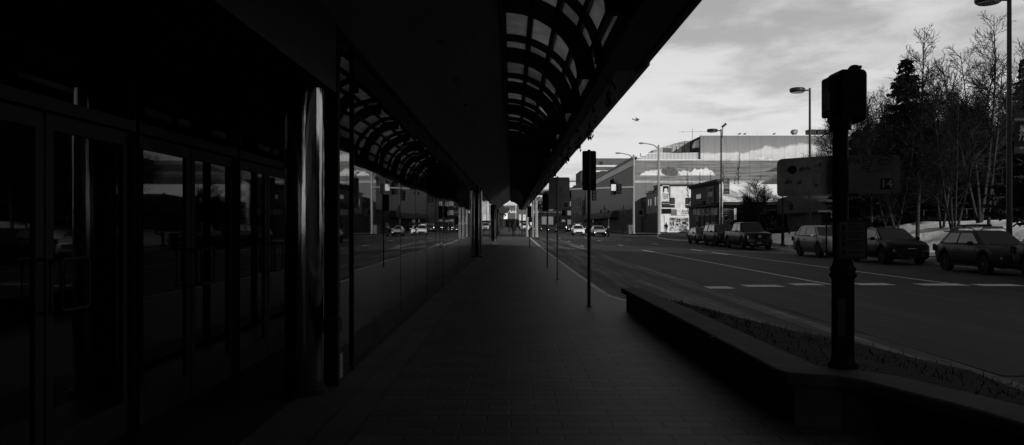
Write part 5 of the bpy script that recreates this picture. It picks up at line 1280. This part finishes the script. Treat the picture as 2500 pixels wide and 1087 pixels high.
# ================================================================ PEOPLE, AIRCRAFT
def person(label, X, Y, z, h, rz, stride, mats, top_mat=None, arms=(.25,-.2), bag=False, cap=False, vest=None):
    T = thing('person', label, 'person', (X,Y,z), rz); s = h/1.75
    v = []; e = []; rad = []
    def add(p, r_, par=None):
        v.append(Vector(p)*s); rad.append(r_*s); i = len(v)-1
        if par is not None: e.append((par,i))
        return i
    pel = add((0,0,.95),.15); be = add((0,.0,1.10),.14,pel); ch = add((0,-.01,1.30),.17,be); nk = add((0,0,1.47),.065,ch)
    hd_ = add((0,-.02,1.57),.085,nk); add((0,-.02,1.67),.095,hd_)
    add((0,-.115,1.58),.018,hd_)                                   # nose
    for sd in (-1,1):
        st_ = stride*sd
        hp = add((.10*sd,0,.90),.105,pel); kn = add((.11*sd,-st_*.45-.02,.50),.070,hp); an = add((.11*sd,-st_+.03*(st_<0)*0,.09),.048,kn); add((.12*sd,-st_-.16,.035),.042,an)
        sh_ = add((.20*sd,0,1.40),.075,ch); sw = arms[0 if sd < 0 else 1]
        el = add((.25*sd,sw*.35,1.12),.052,sh_); wr_ = add((.24*sd,-.10-sw*.5,.90),.036,el); pm_ = add((.24*sd,-.12-sw*.6,.83),.034,wr_)
        for k in range(4): add((.24*sd+(k-1.5)*.006*0,-.13-sw*.6+(k-1.5)*.02,.755-.008*(k in (1,2))),.009,pm_)
        add((.21*sd,-.15-sw*.6,.81),.010,pm_)
    me = bpy.data.meshes.new('body'); me.from_pydata(v, e, []); o = bpy.data.objects.new('body', me); COL.objects.link(o); o.parent = T
    sk = o.modifiers.new('skin','SKIN'); sk.use_smooth_shade = True
    me.skin_vertices[0].data[0].use_root = True
    for i, q in enumerate(rad): me.skin_vertices[0].data[i].radius = (q, q*(.72 if i in (1,2) else 1))
    sb = o.modifiers.new('subsurf','SUBSURF'); sb.levels = 1; sb.render_levels = 1
    for m_ in mats: me.materials.append(m_)
    MB().sphere((0,.0,1.69*s),.108*s,12,(1,1.1,.75)).build('hair' if not cap else 'cap', M['hair'] if not cap else M['cloth_mid'], T, smooth=True)
    fc = MB().sphere((0,-.085*s,1.60*s),.062*s,10,(.95,.55,1.25)).build('face', M['skin'], T, smooth=True)
    for sd in (-1,1): MB().sphere((sd*.028*s,-.118*s,1.625*s),.010*s,6).build('eye', M['hair'], T); MB().sphere((sd*.098*s,-.02*s,1.60*s),.025*s,8,(.5,.8,1.3)).build('ear', M['skin'], T); MB().sphere((sd*.24*s,-.125*s-arms[0 if sd<0 else 1]*.6*s,.80*s),.042*s,8,(.6,.9,1.3)).build('glove', M['skin'] if not cap else M['cloth_dark'], T, smooth=True)
    MB().box(-.022*s,.022*s,-.122*s,-.115*s,1.565*s,1.573*s).build('mouth', M['hair'], T)
    if top_mat:
        MB().lathe([(.19,1.02),(.195,1.15),(.205,1.32),(.20,1.42),(.09,1.49)],(0,0,0),16).build('coat', top_mat, T, smooth=True); c = COL.objects[-1]; c.scale = (s,s*.74,s)
    if bag: MB().box(-.16*s,.16*s,.10*s,.24*s,1.05*s,1.45*s).build('backpack', M['cloth_dark'], T, bevel=.04)
    return T
person('person in dark clothes walking away down the pavement towards the arch',PX(1254,97),97,g(97)+SW,1.72,PI,.22,[M['cloth_dark']],M['cloth_dark'],(.5,-.4))
COL.objects[-1]
person('person in a dark coat further away, just left of the lone walker',PX(1243.5,138),138,g(138)+.13,1.75,PI,.15,[M['cloth_dark']],M['cloth_dark'])
person('distant person in a dark coat beyond the walker on the right side of the pavement',PX(1257.5,150),150,g(150)+.13,1.72,0,.12,[M['cloth_dark']],M['cloth_dark'])
person('person in a striped safety vest and pale cap crossing the road by the silver saloon',PX(1486,103),103,g(103)+.004,1.78,-.9,.26,[M['cloth_dark']],M['vest'],(.3,-.3),cap=True)
person('person in black standing on the corner by the gift shop poster windows',PX(1626.5,126),126,g(126)+.14,1.75,-.5,.04,[M['cloth_dark']],M['cloth_dark'],(.05,-.05),bag=True)
YA = 900; pl_ = thing('small_aircraft','small high winged aircraft flying in the bright sky','aircraft',(PX(1553,YA),YA,PZ(292,YA)),math.radians(62))
fu = MB().lathe([(.1,-4.0),(.45,-3.6),(.62,-2.4),(.65,-.8),(.40,1.6),(.18,4.0),(.05,4.3)],(0,0,0),12,axis='Y'); fu.build('fuselage', M['dark'], pl_, smooth=True)
MB().rbox((0,-1.3,.85),(11.0,1.5,.16),0,0,.10).build('wing', M['dark'], pl_); MB().box(-1.7,1.7,3.4,4.2,.15,.25).box(-.06,.06,3.3,4.4,.1,1.6).build('tail', M['dark'], pl_)
for sd in (-1,1): MB().lathe([(.05,-3.2),(.32,-2.4),(.34,0),(.1,2.2)],(sd*1.2,0,-1.5),8,axis='Y').tube([(sd*1.2,-1.8,-1.4),(sd*.4,-1.8,-.4)],.06,5).tube([(sd*1.2,0,-1.4),(sd*.4,0,-.4)],.06,5).build('float', M['dark'], pl_)

for i,(px,Y,top,st_,lb) in enumerate(((2112,58,238,3,'many stemmed bare tree right behind the graffiti board'),(2180,48,300,2,'twin stemmed bare tree left of the tall slender birch'),(2300,50,240,2,'twin stemmed bare tree right of the tall slender birch'),(2362,60,150,2,'bare tree behind the tallest birch'),(2435,58,230,3,'many stemmed bare tree behind the banner light'),(2255,74,215,2,'bare tree far behind the tall slender birch'))):
    bt_('bare_tree',lb,px,Y,top,seed=120+i,stems=st_,spread=.30,base=.2)
pv = bld('reflected_hall','long low dark hall added outside the view to darken the column reflection',66,0)  # unseen hall added as a dark skyline in the column's reflection
pw_ = part(pv,'wall',MB().box(62,74,-8,33,0,8.5),M['gray_dark']); part(pv,'roof',MB().prism([(61.5,8.5),(68,10.2),(74.5,8.5)],'Y',-8.5,33.5),M['gray_mid'])
for k in range(9): fo = part(pv,'window',MB().box(61.95,62,-6+k*4.2,-3.6+k*4.2,1.5,5),M['winglass'],pw_)
for px,Y,top,rd,sd,lb in ((2118,114,300,4.6,51,'dark spruce far behind the graffiti board'),(2240,114,270,4.6,52,'dark spruce far behind the tall slender birch'),(2330,114,250,4.6,53,'dark spruce far behind the many stemmed dark tree'),(2438,114,300,4.6,54,'dark spruce far behind the white barked birch')): sp_(lb,px,Y,top,rd,sd,base=.06)
sp_('dark spruce far back at the right edge, behind the theatre banner',2506,66,135,3.8,58,base=.08)
